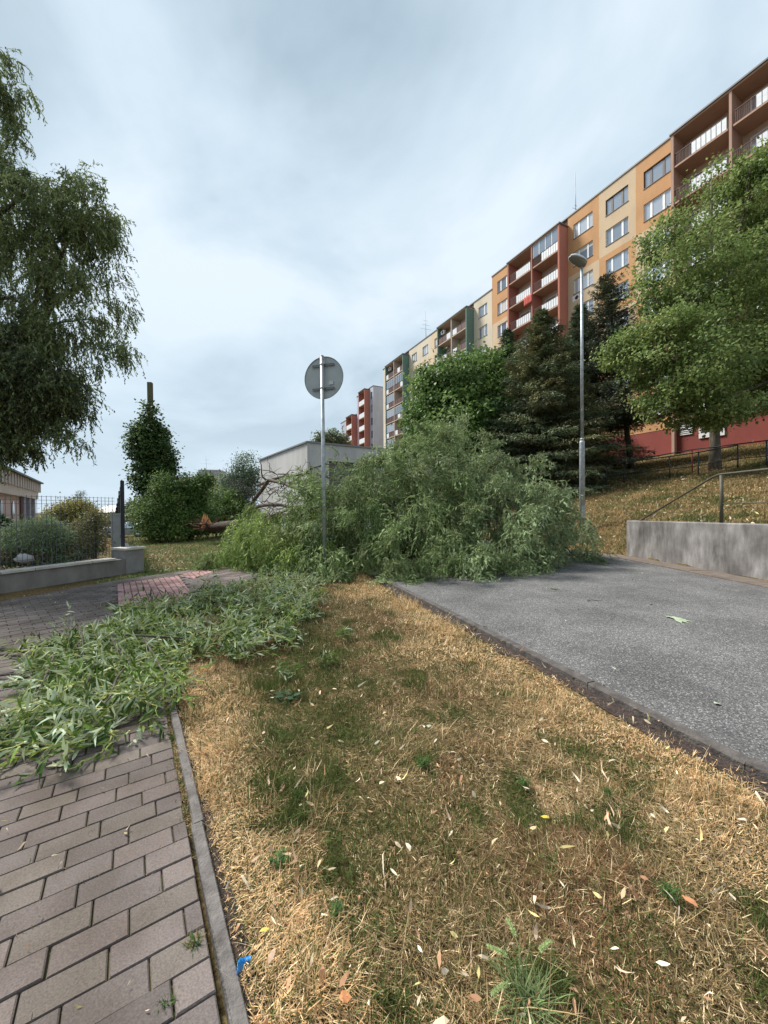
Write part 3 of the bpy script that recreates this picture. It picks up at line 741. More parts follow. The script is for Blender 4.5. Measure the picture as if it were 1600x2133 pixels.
# small things on the balconies and wall
p = P(1202, 621, 40.2); m = MB()
acm = MB(); acm.box((-.4, -.16, -.28), (.4, .16, .28)); acm.tube([(-.1, .16, 0), (-.1, .175, 0)], .22, 16, 1); acm.tube([(-.1, .17, 0), (-.1, .18, 0)], .17, 16, 2)
ac = acm.build('air_conditioner', [M_white, M_conc, M_dark], None, (p.x, p.y, p.z), math.atan2(.894, -.447)); tag(ac, 'white air conditioner unit on orange block beside the lamp pole', 'air conditioner', 'air conditioners')
for (u, v, D, lab) in ((923, 693, 35.2, 'air conditioner on top left balcony of the nearer green sided tower'), (812, 769, 35.2, 'air conditioner on top left balcony of the farther green sided tower')):
    d_ = ray(u, v); t_ = D/(d_.x*.894+d_.y*.447); q = ac.copy(); COL.objects.link(q); q.location = Vector((d_.x*t_, d_.y*t_, EYE+d_.z*t_)); q['label'] = lab
_n = Vector((.894, .447)); _d = Vector((-.447, .894))
def facade(t, D, z): q = _n*D+_d*t; return Vector((q.x, q.y, z))
p = facade(31.9, 34.62, 25.1)
m = MB(); vs = []; fs = []
for i in range(9):
    for j in range(5): vs.append((-.6+.15*i, .03+.035*math.sin(i*1.7)*(1-j/5)+.02, .5-j*.26))
for i in range(8):
    for j in range(4): fs.append((i*5+j, i*5+j+1, (i+1)*5+j+1, (i+1)*5+j))
m.add(vs, fs, 0, True); o = m.build('towel', mat('red_cloth', (.42,.08,.06), .9), None, p, math.atan2(.894, -.447))
sm = o.modifiers.new('t', 'SOLIDIFY'); sm.thickness = .02
tag(o, 'red cloth hung over a white balcony front of the orange block', 'towel')

# ------------------------------------------------------------------ grey hut behind the fallen tree
c0 = P(640, 922, 17.0); zr = c0.z; dl = Vector((-.56, .83)).normalized(); dr_ = Vector((.83, .56)).normalized()
gh = empty('garage', (c0.x, c0.y, 0), math.atan2(dr_.y, dr_.x), 'low pale grey concrete hut with flat roof behind the fallen tree', 'hut')
Lx, Ly = 8.5, 7.2
M_hut = mnoise('hut_render', [(.40,.39,.385),(.50,.49,.485),(.55,.545,.54)], 1.1, .9, .3, 60, stretch=(1,1,.35))
m = MB(); ox0, ox1, oz0, oz1 = 1.05, 3.6, .6, 3.62
m.quad((0,0,-1.5),(ox0,0,-1.5),(ox0,0,zr),(0,0,zr)); m.quad((ox1,0,-1.5),(Lx,0,-1.5),(Lx,0,zr),(ox1,0,zr))
m.quad((ox0,0,oz1),(ox1,0,oz1),(ox1,0,zr),(ox0,0,zr)); m.quad((ox0,0,-1.5),(ox1,0,-1.5),(ox1,0,oz0),(ox0,0,oz0))
for q in (((ox0,0,oz0),(ox0,.25,oz0),(ox0,.25,oz1),(ox0,0,oz1)), ((ox1,0,oz0),(ox1,.25,oz0),(ox1,.25,oz1),(ox1,0,oz1)), ((ox0,0,oz1),(ox1,0,oz1),(ox1,.25,oz1),(ox0,.25,oz1)), ((ox0,0,oz0),(ox1,0,oz0),(ox1,.25,oz0),(ox0,.25,oz0))): m.quad(*q)
m.quad((0,0,-1.5),(0,Ly,-1.5),(0,Ly,zr),(0,0,zr)); m.quad((Lx,0,-1.5),(Lx,Ly,-1.5),(Lx,Ly,zr),(Lx,0,zr)); m.quad((0,Ly,-1.5),(Lx,Ly,-1.5),(Lx,Ly,zr),(0,Ly,zr))
m.build('wall', M_hut, gh)
m = MB(); m.box((-.06, -.06, zr), (Lx+.06, Ly+.06, zr+.07)); m.build('roof', mat('hut_flashing', (.2,.2,.21), .5), gh)
m = MB(); m.box((ox0, .2, oz0), (ox1, .24, oz1))
for k in range(20): m.box((ox0, .17, oz0+.05+k*.15), (ox1, .2, oz0+.13+k*.15))
m.build('shutter', mat('dark_shutter', (.14,.14,.15), .6), gh)

# ------------------------------------------------------------------ retaining wall and its railing
def wallmat():
    m = mat('stained_concrete', (.25,.24,.24), .9, 0, .25); t = m.node_tree; b = t.nodes['Principled BSDF']
    c = N(t, 'ShaderNodeTexCoord'); mp = N(t, 'ShaderNodeMapping'); mp.inputs['Scale'].default_value = (1, 1, .32); L(t, c, 'Object', mp, 0)
    n = N(t, 'ShaderNodeTexNoise', inp={'Scale': 6.0, 'Detail': 7.0, 'Roughness': .65}); L(t, mp, 0, n, 'Vector')
    r = N(t, 'ShaderNodeValToRGB'); L(t, n, 0, r, 0); q = r.color_ramp.elements
    q[0].position = .3; q[0].color = (.11,.105,.10,1); q[1].position = .75; q[1].color = (.30,.29,.28,1); x = q.new(.5); x.color = (.20,.19,.185,1)
    n2 = N(t, 'ShaderNodeTexNoise', inp={'Scale': 1.6, 'Detail': 6.0}); L(t, c, 'Object', n2, 'Vector')
    r2 = N(t, 'ShaderNodeValToRGB'); L(t, n2, 0, r2, 0); q = r2.color_ramp.elements
    q[0].position = .32; q[0].color = (.55,.53,.52,1); q[1].position = .65; q[1].color = (1.15,1.15,1.15,1)
    mu = N(t, 'ShaderNodeMix', data_type='RGBA', blend_type='MULTIPLY', inp={0: 1.0}); L(t, r, 0, mu, 6); L(t, r2, 0, mu, 7); L(t, mu, 2, b, 'Base Color')
    n3 = N(t, 'ShaderNodeTexNoise', inp={'Scale': 22.0, 'Detail': 10.0, 'Roughness': .75}); L(t, c, 'Object', n3, 'Vector')
    bp = N(t, 'ShaderNodeBump', inp={'Strength': .6, 'Distance': .01}); L(t, n3, 0, bp, 'Height'); L(t, bp, 0, b, 'Normal')
    return m
M_wall = wallmat()
wx = lambda y: 7.0-0.03*(y-7)+.0
m = MB(); pts = [-3, 0, 3, 5, 7, 8, 9, 10, 10.9]
vs = []
for k, y in enumerate(pts):
    zt = 1.06-.012*(y-7)-.0; x = wx(y)
    for (ddx, z) in ((0, -.3), (0, zt-.02), (.02, zt), (.30, zt), (.30, -.3)): vs.append((x+ddx, y, z))
fs = [(k*5+q, (k+1)*5+q, (k+1)*5+q+1, k*5+q+1) for k in range(len(pts)-1) for q in range(4)]
fs += [(0,1,2,3,4), tuple((len(pts)-1)*5+q for q in (4,3,2,1,0))]
m.add(vs, fs)
o = m.build('retaining_wall', M_wall); tag(o, 'low grey stained concrete retaining wall along the asphalt road', 'wall')
M_rail2 = mnoise('olive_paint', [(.05,.045,.03),(.09,.08,.05)], 20, .6); M_rail3 = mnoise('black_paint', [(.015,.015,.017),(.04,.04,.045)], 20, .5)
M_rust = mat('red_paint', (.25,.03,.02), .6)
top = 1.06; xr = lambda y: wx(y)+.15
r_ = empty('railing', (xr(8.1), 8.1, 1.04), 0, 'olive brown metal railing with sloping end on top of the concrete wall', 'railing')
def rel(o, pts): return [Vector(p)-o.location for p in pts]
for y in (8.1, 5.6, 3.1):
    m = MB(); m.tube(rel(r_, [(xr(y), y, 1.0), (xr(y), y, 2.05)]), .035, 10); m.build('post', M_rail2, r_)
m = MB(); m.tube(rel(r_, [(xr(10.6), 10.6, 1.0), (xr(8.3), 8.3, 2.03), (xr(8.15), 8.15, 2.07), (xr(5), 5, 2.1), (xr(2), 2, 2.12)]), .022, 8); m.build('top_rail', M_rail2, r_)
m = MB(); m.tube(rel(r_, [(xr(8.1), 8.1, 1.45), (xr(5), 5, 1.47), (xr(2), 2, 1.5)]), .012, 6); m.build('middle_rail', M_rail2, r_)
def bank_rail(label, uvs, h, red=None, ext=None):
    b = [RG(u, v) for u, v in uvs]
    if ext: b.append(ext(b))
    o = empty('handrail', b[0], 0, label, 'railing', 'black handrails on the lawn')
    for k, p in enumerate(b):
        m = MB(); m.tube([p-b[0]-Vector((0, 0, .3)), p-b[0]+Vector((0, 0, h))], .03, 8); m.build('post', M_rust if k == red else M_rail3, o)
    tp = [p-b[0]+Vector((0, 0, h)) for p in b]; m = MB(); m.tube([tp[0]+Vector((0,0,-.1))]+[tp[0]+(tp[1]-tp[0])*.04]+tp[1:], .03, 8); m.build('top_rail', M_rail3, o)
    m = MB(); m.tube([p-b[0]+Vector((0, 0, h*.42)) for p in b], .02, 8); m.build('middle_rail', M_rail3, o)
    return b
bank_rail('nearer black handrail with four posts on the lawn, left of maple trunk and past it', [(1300, 1006), (1395, 997), (1455, 990), (1537, 977)], 1.15)
bank_rail('farther black handrail with one red post running up the lawn past the tree trunk', [(1264, 1013), (1442, 983), (1597, 973)], 1.2, 1, lambda b: b[2]+(b[2]-b[1])*1.3+Vector((0, 0, .4)))

# ------------------------------------------------------------------ street lamp
def steel(name, a, b): return mnoise(name, [a, tuple((x+y)/2 for x, y in zip(a, b)), b], 9, .5, .15, 60, metal=.45, detail=8)
M_steel = steel('galvanised_steel', (.24,.26,.28), (.45,.48,.50))
lb = RG(1213, 1108); Yl = lb.y
zj = P(1210, 920, Yl).z-lb.z; zt = P(1208, 553, Yl).z-lb.z
lamp = empty('street_lamp', lb, 0, 'tall galvanised street lamp with flat white hood on the embankment', 'street lamp')
lamp.rotation_euler = (0, R(.15), 0)
m = MB(); m.tube([(0,0,-.3), (0,0,zj-.05), (0,0,zj), (0,0,zj+.04)], [.092,.088,.088,.06], 16); m.tube([(0,0,zj+.04),(0,0,zj+.10),(0,0,zj+.12)], [.068,.068,.055], 16)
m.tube([(0,0,zj+.1), (0,0,zt)], [.052,.045], 14); pole = m.build('pole', M_steel, lamp)
m = MB(); m.box((-.05,-.094,.5), (.05,-.088,.95)); m.build('access_door', M_steel, pole)
hd = math.atan2(-.35, -.9)
Mh = Matrix.Rotation(hd, 4, 'Z') @ Matrix.Rotation(R(-8), 4, 'Y')
def shell(prof, n=20, M=Mh, c=(0,0,0)):
    vs = []; fs = []
    for (x, wy, z0) in prof: pass
    return vs, fs
# hood: lofted along its length, upper shell white, lower bowl dark
def loft(sections, M, off):
    vs = []; fs = []; n = len(sections[0])
    for s in sections: vs += [(M @ Vector(p))+Vector(off) for p in s]
    for i in range(len(sections)-1):
        for k in range(n): fs.append((i*n+k, i*n+(k+1) % n, (i+1)*n+(k+1) % n, (i+1)*n+k))
    fs += [tuple(range(n)), tuple((len(sections)-1)*n+k for k in range(n-1, -1, -1))]
    return vs, fs
up, lo = [], []
for x, wdt, ht, dp in ((-.16,.05,.03,.02), (-.13,.12,.07,.13), (-.02,.17,.12,.17), (.12,.19,.14,.14), (.28,.19,.135,.10), (.42,.165,.11,.09), (.52,.11,.07,.06), (.56,.04,.02,.02)):
    up.append([(x, wdt*math.cos(a), ht*math.sin(a)) for a in [math.pi*k/10 for k in range(11)]]+[(x, -wdt*1.04, -.02), (x, wdt*1.04, -.02)])
    lo.append([(x, wdt*.9*math.cos(a), -.015-dp*math.sin(a)) for a in [math.pi*k/10 for k in range(11)]])
hood = MB(); vs, fs = loft(up, Mh, (0, 0, zt+.12)); hood.add(vs, fs, 0, True); ho = hood.build('hood', mnoise('hood_paint', [(.5,.53,.55),(.62,.65,.67)], 6, .45), lamp)
bowl = MB(); vs, fs = loft(lo, Mh, (0, 0, zt+.12)); bowl.add(vs, fs, 0, True); bowl.build('lamp_glass', mat('lamp_bowl', (.16,.165,.16), .25, 0, .6), ho)

# ------------------------------------------------------------------ road sign seen from behind
sb = G(677, 1192); Ys = sb.y; sb.z = -.04
sg = empty('road_sign', sb, 0, 'round road sign seen from behind on a grey steel pole in the grass', 'road sign'); sg.rotation_euler = (0, R(-.25), 0)
zt_ = P(672, 741, Ys).z-sb.z; zc = P(672, 785, Ys).z-sb.z; rd = (P(715, 785, Ys).x-P(629, 785, Ys).x)/2*1.03
m = MB(); m.tube([(0,0,-.3), (0,0,zt_-.02)], .042, 16); m.tube([(0,0,zt_-.02), (0,0,zt_)], [.044,.044], 16); m.build('pole', M_steel, sg)
yaw = Matrix.Rotation(R(-17), 4, 'Z')
M_sb = mnoise('sign_back', [(.30,.33,.33),(.38,.41,.41)], 2.5, .5, .05, 30, metal=.2)
ds = MB(); n = 56
ring = lambda r, y: [(yaw @ Vector((r*math.cos(2*math.pi*k/n), y, r*math.sin(2*math.pi*k/n))))+Vector((0, 0, zc)) for k in range(n)]
prof = [(rd*.985, .085), (rd*.985, .068), (rd, .062), (rd, .092), (rd*.97, .098)]
vs = sum([ring(r, y) for r, y in prof], []); fs = [tuple(range(n))]
for q in range(len(prof)-1):
    for k in range(n): fs.append((q*n+k, q*n+(k+1) % n, (q+1)*n+(k+1) % n, (q+1)*n+k))
fs.append(tuple((len(prof)-1)*n+k for k in range(n-1, -1, -1)))
ds.add(vs, fs); disc = ds.build('sign_plate', M_sb, sg)
for dz in (.26, -.24):
    z = zc+dz*rd/.45*1.0
    b = MB(); M4 = Matrix.Translation((0, 0, z)) @ yaw
    b.box((-.27, .048, -.014), (.27, .067, .014), 0, M4); b.box((-.27, .040, -.022), (.27, .048, -.014), 0, M4); b.box((-.27, .040, .014), (.27, .048, .022), 0, M4)
    b.tube([(0,0,z-.022), (0,0,z+.022)], .048, 16, 1)
    b.build('bracket', [mat('bracket_steel', (.16,.17,.17), .4, .6), M_steel], sg)
st = MB(); st.box((.13, .060, -.17), (.24, .0665, -.09), 0, Matrix.Translation((0, 0, zc)) @ yaw); st.build('sticker', mat('sticker', (.48,.5,.5), .5), sg)

# ------------------------------------------------------------------ left: garden wall, mesh fence, slat fence
W0, W1 = G(0, 1232).xy, G(252, 1193).xy; wdv = (W1-W0).normalized(); wn = Vector((-wdv.y, wdv.x))
W9 = W0-wdv*4
gw = empty('garden_wall', (W1.x, W1.y, 0), math.atan2(wdv.y, wdv.x), 'low grey concrete garden wall with pale coping and end pier', 'wall')
LL = (W1-W9).length
m = MB(); m.box((-LL, 0, -.5), (.1, .22, .30)); gwall = m.build('wall', mnoise('wall_render', [(.15,.135,.125),(.22,.2,.185),(.28,.26,.24)], 2.5, .9, .5, 60, stretch=(1,1,.5)), gw)
M_cop = mnoise('coping', [(.42,.39,.34),(.58,.55,.5)], 5, .85, .4, 50)
m = MB()
for k in range(int(LL/.5)): m.box((-LL+k*.5+.006, -.04, .302), (-LL+(k+1)*.5-.006, .26, .345))
m.build('coping', M_cop, gw)
pw = .42; m = MB(); m.box((.10, -.04, -.5), (.10+pw, .40, .50)); pier = m.build('pier', mnoise('pier_render', [(.2,.19,.185),(.3,.285,.28)], 4, .9, .5, 60), gw)
m = MB(); m.box((.06, -.08, .502), (.14+pw, .44, .55)); m.build('pier_cap', M_cop, gw)
pc_ = W1+wdv*(.1+pw-.20)+wn*.40                       # where the side wall starts
phi = R(35.5); sdv = Vector((-math.sin(phi), math.cos(phi)))
sw = empty('side_wall', (pc_.x, pc_.y, 0), math.atan2(sdv.y, sdv.x), 'low side wall running back from the pier under dark slats', 'wall')
m = MB(); cp = MB()
for k in range(8): z = .42-.13*k; m.box((k*2.5, -.12, -3), ((k+1)*2.5, .12, z)); cp.box((k*2.5+.01, -.17, z+.002), ((k+1)*2.5-.01, .17, z+.045))
m.build('wall', M_conc, sw); cp.build('coping', M_cop, sw)
M_slat = mat('anthracite_slats', (.012,.014,.022), .4, .2)
sf = empty('slat_fence', (pc_.x, pc_.y, .45), math.atan2(sdv.y, sdv.x), 'dark anthracite vertical slat fence stepping down, seen nearly end on', 'fence')
for k in range(8):
    zb = .50-.13*k-.45; zt = 2.08-.14*k-.45
    m = MB(); m.box((k*2.5-.03, -.04, zb), (k*2.5+.03, .04, zt+.05)); m.build('post', M_slat, sf)
    m = MB(); n = 18
    for q in range(n): x = k*2.5+.12+q*.13; m.box((x, -.012, zb+.05), (x+.09, .012, zt))
    for z in (zb+.25, zt-.25): m.box((k*2.5+.03, .013, z), ((k+1)*2.5-.03, .043, z+.04))
    m.build('panel', M_slat, sf)
# wire mesh fence
M_wire = mat('grey_wire', (.10,.11,.13), .5, .4)
mf = empty('wire_fence', (W1.x, W1.y, .3), math.atan2(wdv.y, wdv.x), 'grey welded wire mesh fence on the low garden wall', 'fence')
zt = 1.42
for k in range(3):
    x1 = -.05-k*2.5; x0 = x1-2.5
    m = MB()
    for q in range(32): x = x0+q*2.5/32+.03; m.tube([(x, .11, .06), (x, .11, zt)], .0042, 4, cap=False)
    for z in (zt-.02, zt-.09, zt-.16, 1.05, .84, .63, .42, .2, .08): m.tube([(x0, .105, z), (x1, .105, z)], .0045, 4, cap=False)
    m.build('mesh_panel', M_wire, mf)
for x in (-2.55, -5.05, -7.6):
    m = MB(); m.box((x-.025, .115, .0), (x+.025, .165, zt)); m.build('post', M_wire, mf)
# concrete meter post in the garden
p = P(244, 1100, 9.9); m = MB(); m.box((-.12,-.12,-1.2), (.12,.12,1.29)); m.box((-.14,-.14,1.292), (.14,.14,1.34))
o = m.build('concrete_post', mnoise('pale_post', [(.36,.37,.36),(.48,.49,.47)], 3, .9, .3, 50), None, (p.x, p.y, 0), R(30)); tag(o, 'square pale concrete post behind the dark slat fence', 'post')
# utility post wrapped by ivy
ib = P(318, 1108, 21.0); ib.z = hzf(ib.x, ib.y)
p_t = P(312, 797, 21.0)
m = MB(); hgt = p_t.z-ib.z; m.box((-.11,-.11,-.3), (.11,.11,hgt)); o = m.build('utility_pole', mnoise('weathered_wood', [(.06,.055,.03),(.13,.12,.07)], 6, .9, .5, 30, stretch=(4,4,.3)), None, ib); o.rotation_euler = (0, R(-.2), R(10))
tag(o, 'square weathered brown post rising out of the ivy', 'pole')

# ------------------------------------------------------------------ pink building on the left
ang = math.atan2(.809, -.588); pe = P(48, 1000, 29); pb = empty('pavilion', (P(80, 1000, 35).x, 35, 0), math.atan2(-.809, .588), 'pink rendered building with green eaves, white frieze and oval windows behind wire fence', 'building')
M_pink = mnoise('pink_render', [(.50,.38,.38),(.60,.47,.46)], .6, .9, .1, 40); M_pale = mnoise('pale_render', [(.55,.50,.48),(.66,.61,.59)], .8, .9, .1, 40)
ze = 3.95
m = MB(); m.box((7.5, -9, -2), (22, -.3, .9), 1); m.box((7.5, -9, .902), (22, -.31, 2.4), 0); m.box((7.5, -9, 2.402), (22, -.3, ze-.02), 1); m.build('wall', [M_pink, M_pale], pb)
m = MB(); m.box((-.2, -9.5, ze), (23, .35, ze+.12)); m.build('roof_edge', mat('green_eaves', (.03,.07,.06), .5), pb)
m = MB()
for k in range(22): x = .1+k; m.box((x, -.28, 3.15), (x+.35, .18, ze-.01))
m.box((0, -.5, 2.55), (22.5, -.02, 3.148)); m.build('frieze', M_pale, pb)
for x in (1.0, 3.6, 6.2): m = MB(); m.box((x, -.6, -2), (x+.8, -.1, 2.545)); m.build('column', mnoise('grey_column', [(.25,.25,.32),(.33,.33,.40)], 2, .8), pb)
for x in (10.2, 14.0):
    m = MB(); vs = [(x+.35*math.cos(a), 0, 1.55+.62*math.sin(a)) for a in [2*math.pi*k/24 for k in range(24)]]
    m.add([(a, -.28, c) for a, b, c in vs]+[(a, -.24, c) for a, b, c in vs], [tuple(range(24, 48))]+[(k, (k+1) % 24, 24+(k+1) % 24, 24+k) for k in range(24)]); m.build('window', M_glass, pb)
m = MB(); m.tube([(7.45, -.2, -1.5), (7.45, -.2, 3.1)], .09, 8); m.build('downpipe', mat('brown_pipe', (.10,.04,.03), .6), pb)

# ------------------------------------------------------------------ parked car behind the bushes
cb0 = P(268, 1106, 38.0); cz = hzf(cb0.x, cb0.y)
car = empty('parked_car', (cb0.x, cb0.y, cz), R(4), 'silver blue hatchback parked behind the dark slat fence', 'car')
prof = [(-2.0,.28),(-2.05,.6),(-1.95,.92),(-1.45,1.0),(-.75,1.02),(0.1,1.04),(1.5,1.02),(2.0,.9),(2.08,.55),(2.0,.28)]
m = MB(); n = len(prof)
vs = [(x, -.85, z) for x, z in prof]+[(x, .85, z) for x, z in prof]
m.add(vs, [tuple(range(n)), tuple(range(2*n-1, n-1, -1))]+[(k, n+k, n+(k+1) % n, (k+1) % n) for k in range(n)])
M_car = mat('silver_blue_paint', (.34,.42,.48), .3, .5, .6); body = m.build('body', M_car, car)
bv = body.modifiers.new('b', 'BEVEL'); bv.width = .07; bv.segments = 3
cab = [(-1.0,1.0),(-.35,1.42),(.9,1.44),(1.65,1.0)]; m = MB(); vs = [(x, -.8 if z < 1.1 else -.62, z) for x, z in cab]+[(x, .8 if z < 1.1 else .62, z) for x, z in cab]
m.add(vs, [(0,1,2,3), (7,6,5,4), (0,4,5,1), (2,6,7,3)]); m.build('windows', M_glass, car)
m = MB(); vs = [(-.4, -.64, 1.415), (.95, -.64, 1.435), (.95, .64, 1.435), (-.4, .64, 1.415)]; m.add(vs+[(a, b, c+.05) for a, b, c in vs], [(0,1,2,3),(7,6,5,4),(0,4,5,1),(1,5,6,2),(2,6,7,3),(3,7,4,0)])
for x in (.2, -.98, 1.62):
    for s_ in (-1, 1): 
        if x == .2: m.tube([(x, s_*.8, 1.02), (x+.02, s_*.63, 1.43)], .035, 6)
        elif x < 0: m.tube([(-1.0, s_*.81, 1.0), (-.36, s_*.63, 1.43)], .035, 6)
        else: m.tube([(1.65, s_*.81, 1.0), (.92, s_*.63, 1.45)], .05, 6)
m.build('roof', M_car, car)
for x in (-1.25, 1.3):
    for s_ in (-1, 1):
        m = MB(); m.tube([(x, s_*.88, .31), (x, s_*.7, .31)], .31, 20); wl = m.build('wheel', mat('tyre', (.02,.02,.02), .8), car)
        m = MB(); m.tube([(x, s_*.885, .31), (x, s_*.87, .31)], .19, 12); m.build('rim', M_steel, wl)

# ------------------------------------------------------------------ far flats and houses
p = P(428, 1020, 118)
fb = empty('apartment_building', (p.x, p.y, -4), R(8), 'distant beige block with recessed balconies and roof hut, behind the bushes', 'block of flats')
m = MB(); m.box((-8.5, 0, 0), (-2.2, 9, 15.6)); m.box((-2.2, 1.0, 0), (2.6, 9, 15.6)); m.box((2.6, 0, 0), (9, 9, 15.6)); m.build('wall', M_peach, fb)
m = MB(); m.box((-2.3, .8, 15.62), (4.2, 7, 18.0)); m.build('roof_hut', M_conc, fb)
for fl in range(5):
    m = MB(); m.box((-2.15, .15, fl*3+1.6), (2.55, .3, fl*3+2.7)); m.box((-2.15, .3, fl*3+1.5), (2.55, .98, fl*3+1.62)); m.build('balcony', M_wpan, fb)
    for x in (-5.4, -3.4, 4.2, 6.4):
        m = MB(); m.box((x-.6, -.04, fl*3+1.8), (x+.6, -.01, fl*3+3.2)); m.build('window', M_glass, fb)
for x in (-2.3, 2.5): m = MB(); m.box((x-.2, -.3, 0), (x+.2, .2, 15.3)); m.build('pillar', M_white, fb)
antenna('thin antenna on the distant beige block', 431, 950, 990, 117.5, [(.6, 1.6), (.3, 1.9), (.8, .7)])
for k, (u, lab, cw, ch) in enumerate([(216, 'small white distant house with dark roof, left of two beyond the garden', 9, 3.6), (240, 'small cream distant house with flat roof, right of two beyond the garden', 10, 3.2)]):
    p = P(u, 1072, 130); h = empty('house', (p.x, p.y, -4.2), R(-12+20*k), lab, 'house', 'distant houses')
    m = MB(); m.box((-cw/2, 0, 0), (cw/2, 8, ch+1.6)); m.build('wall', M_pale, h)
    m = MB()
    if k == 0: m.add([(-cw/2-.4,-.4,ch+1.61),(cw/2+.4,-.4,ch+1.61),(cw/2+.4,8.4,ch+1.61),(-cw/2-.4,8.4,ch+1.61),(-cw/2+1,4,ch+4),(cw/2-1,4,ch+4)], [(0,1,5,4),(2,3,4,5),(1,2,5),(3,0,4),(3,2,1,0)])
    else: m.box((-cw/2-.3,-.3,ch+1.62), (cw/2+.3,8.3,ch+2.0))
    m.build('roof', M_roof, h)
    for x in (-2.8, 0, 2.8): m = MB(); m.box((x-.6, -.05, 2.6), (x+.6, -.01, 3.9)); m.build('window', M_glass, h)
#PART3
# ------------------------------------------------------------------ vegetation builders
def unit(rg, n): return norm(rg.normal(size=(n, 3)))
def clump_leaves(blobs, nc, per, cs, ln, wd, cols, seed, shell=.22, hole=.0, droop=.35, flat=.0, ragged=.10, shape=(.33,1.0,.7,.75), ground=None):
    rg = np.random.default_rng(seed); c = np.array([b[0] for b in blobs], float); r = np.array([b[1] for b in blobs], float)
    hole = hole
    area = (r[:, 0]*r[:, 1]+r[:, 1]*r[:, 2]+r[:, 0]*r[:, 2]); bi = rg.choice(len(blobs), nc, p=area/area.sum())
    u = unit(rg, nc); f = 1-np.abs(rg.normal(0, shell, nc))+rg.normal(0, ragged*.5, nc)
    f = f*(.70+.62*fbm(u[:, 0]*2.2+bi*7.1, u[:, 1]*2.2+u[:, 2]*3.1, seed, 3))
    cc = c[bi]+u*r[bi]*np.clip(f, .1, 1.25)[:, None]
    out = norm(cc-c[bi])
    if hole: kk = fbm(cc[:, 0]*.9+cc[:, 1]*.35, cc[:, 2]*1.5+cc[:, 1]*.3, seed+3, 2) > hole; cc, out = cc[kk], out[kk]; nc = len(cc)
    cen = np.repeat(cc, per, 0); oo = np.repeat(out, per, 0); n = len(cen)
    sz = np.repeat(cs*rg.uniform(.6, 1.4, nc), per)[:, None]
    off = rg.normal(size=(n, 3))*sz*np.array([1, 1, .7]); pos = cen+off
    if ground is not None: pos[:, 2] = np.maximum(pos[:, 2], hz(pos[:, 0], pos[:, 1])+ground)
    d = norm(oo*.5+norm(off)*.8+rg.normal(size=(n, 3))*.5+np.array([0, 0, -droop])); up = norm(oo*.6+np.array([0, 0, .8])+rg.normal(size=(n, 3))*.5)
    C = np.array(cols)[rg.integers(0, len(cols), nc)]*(.75+.5*rg.random(nc))[:, None]
    col = np.repeat(C, per, 0)*(.75+.5*rg.random(n))[:, None]
    L_ = ln*rg.uniform(.6, 1.3, n)
    return leaf_arrays(pos, d, up, L_, L_*wd/ln*rg.uniform(.8, 1.2, n), rg.normal(.2, .3, n), col, shape), cc
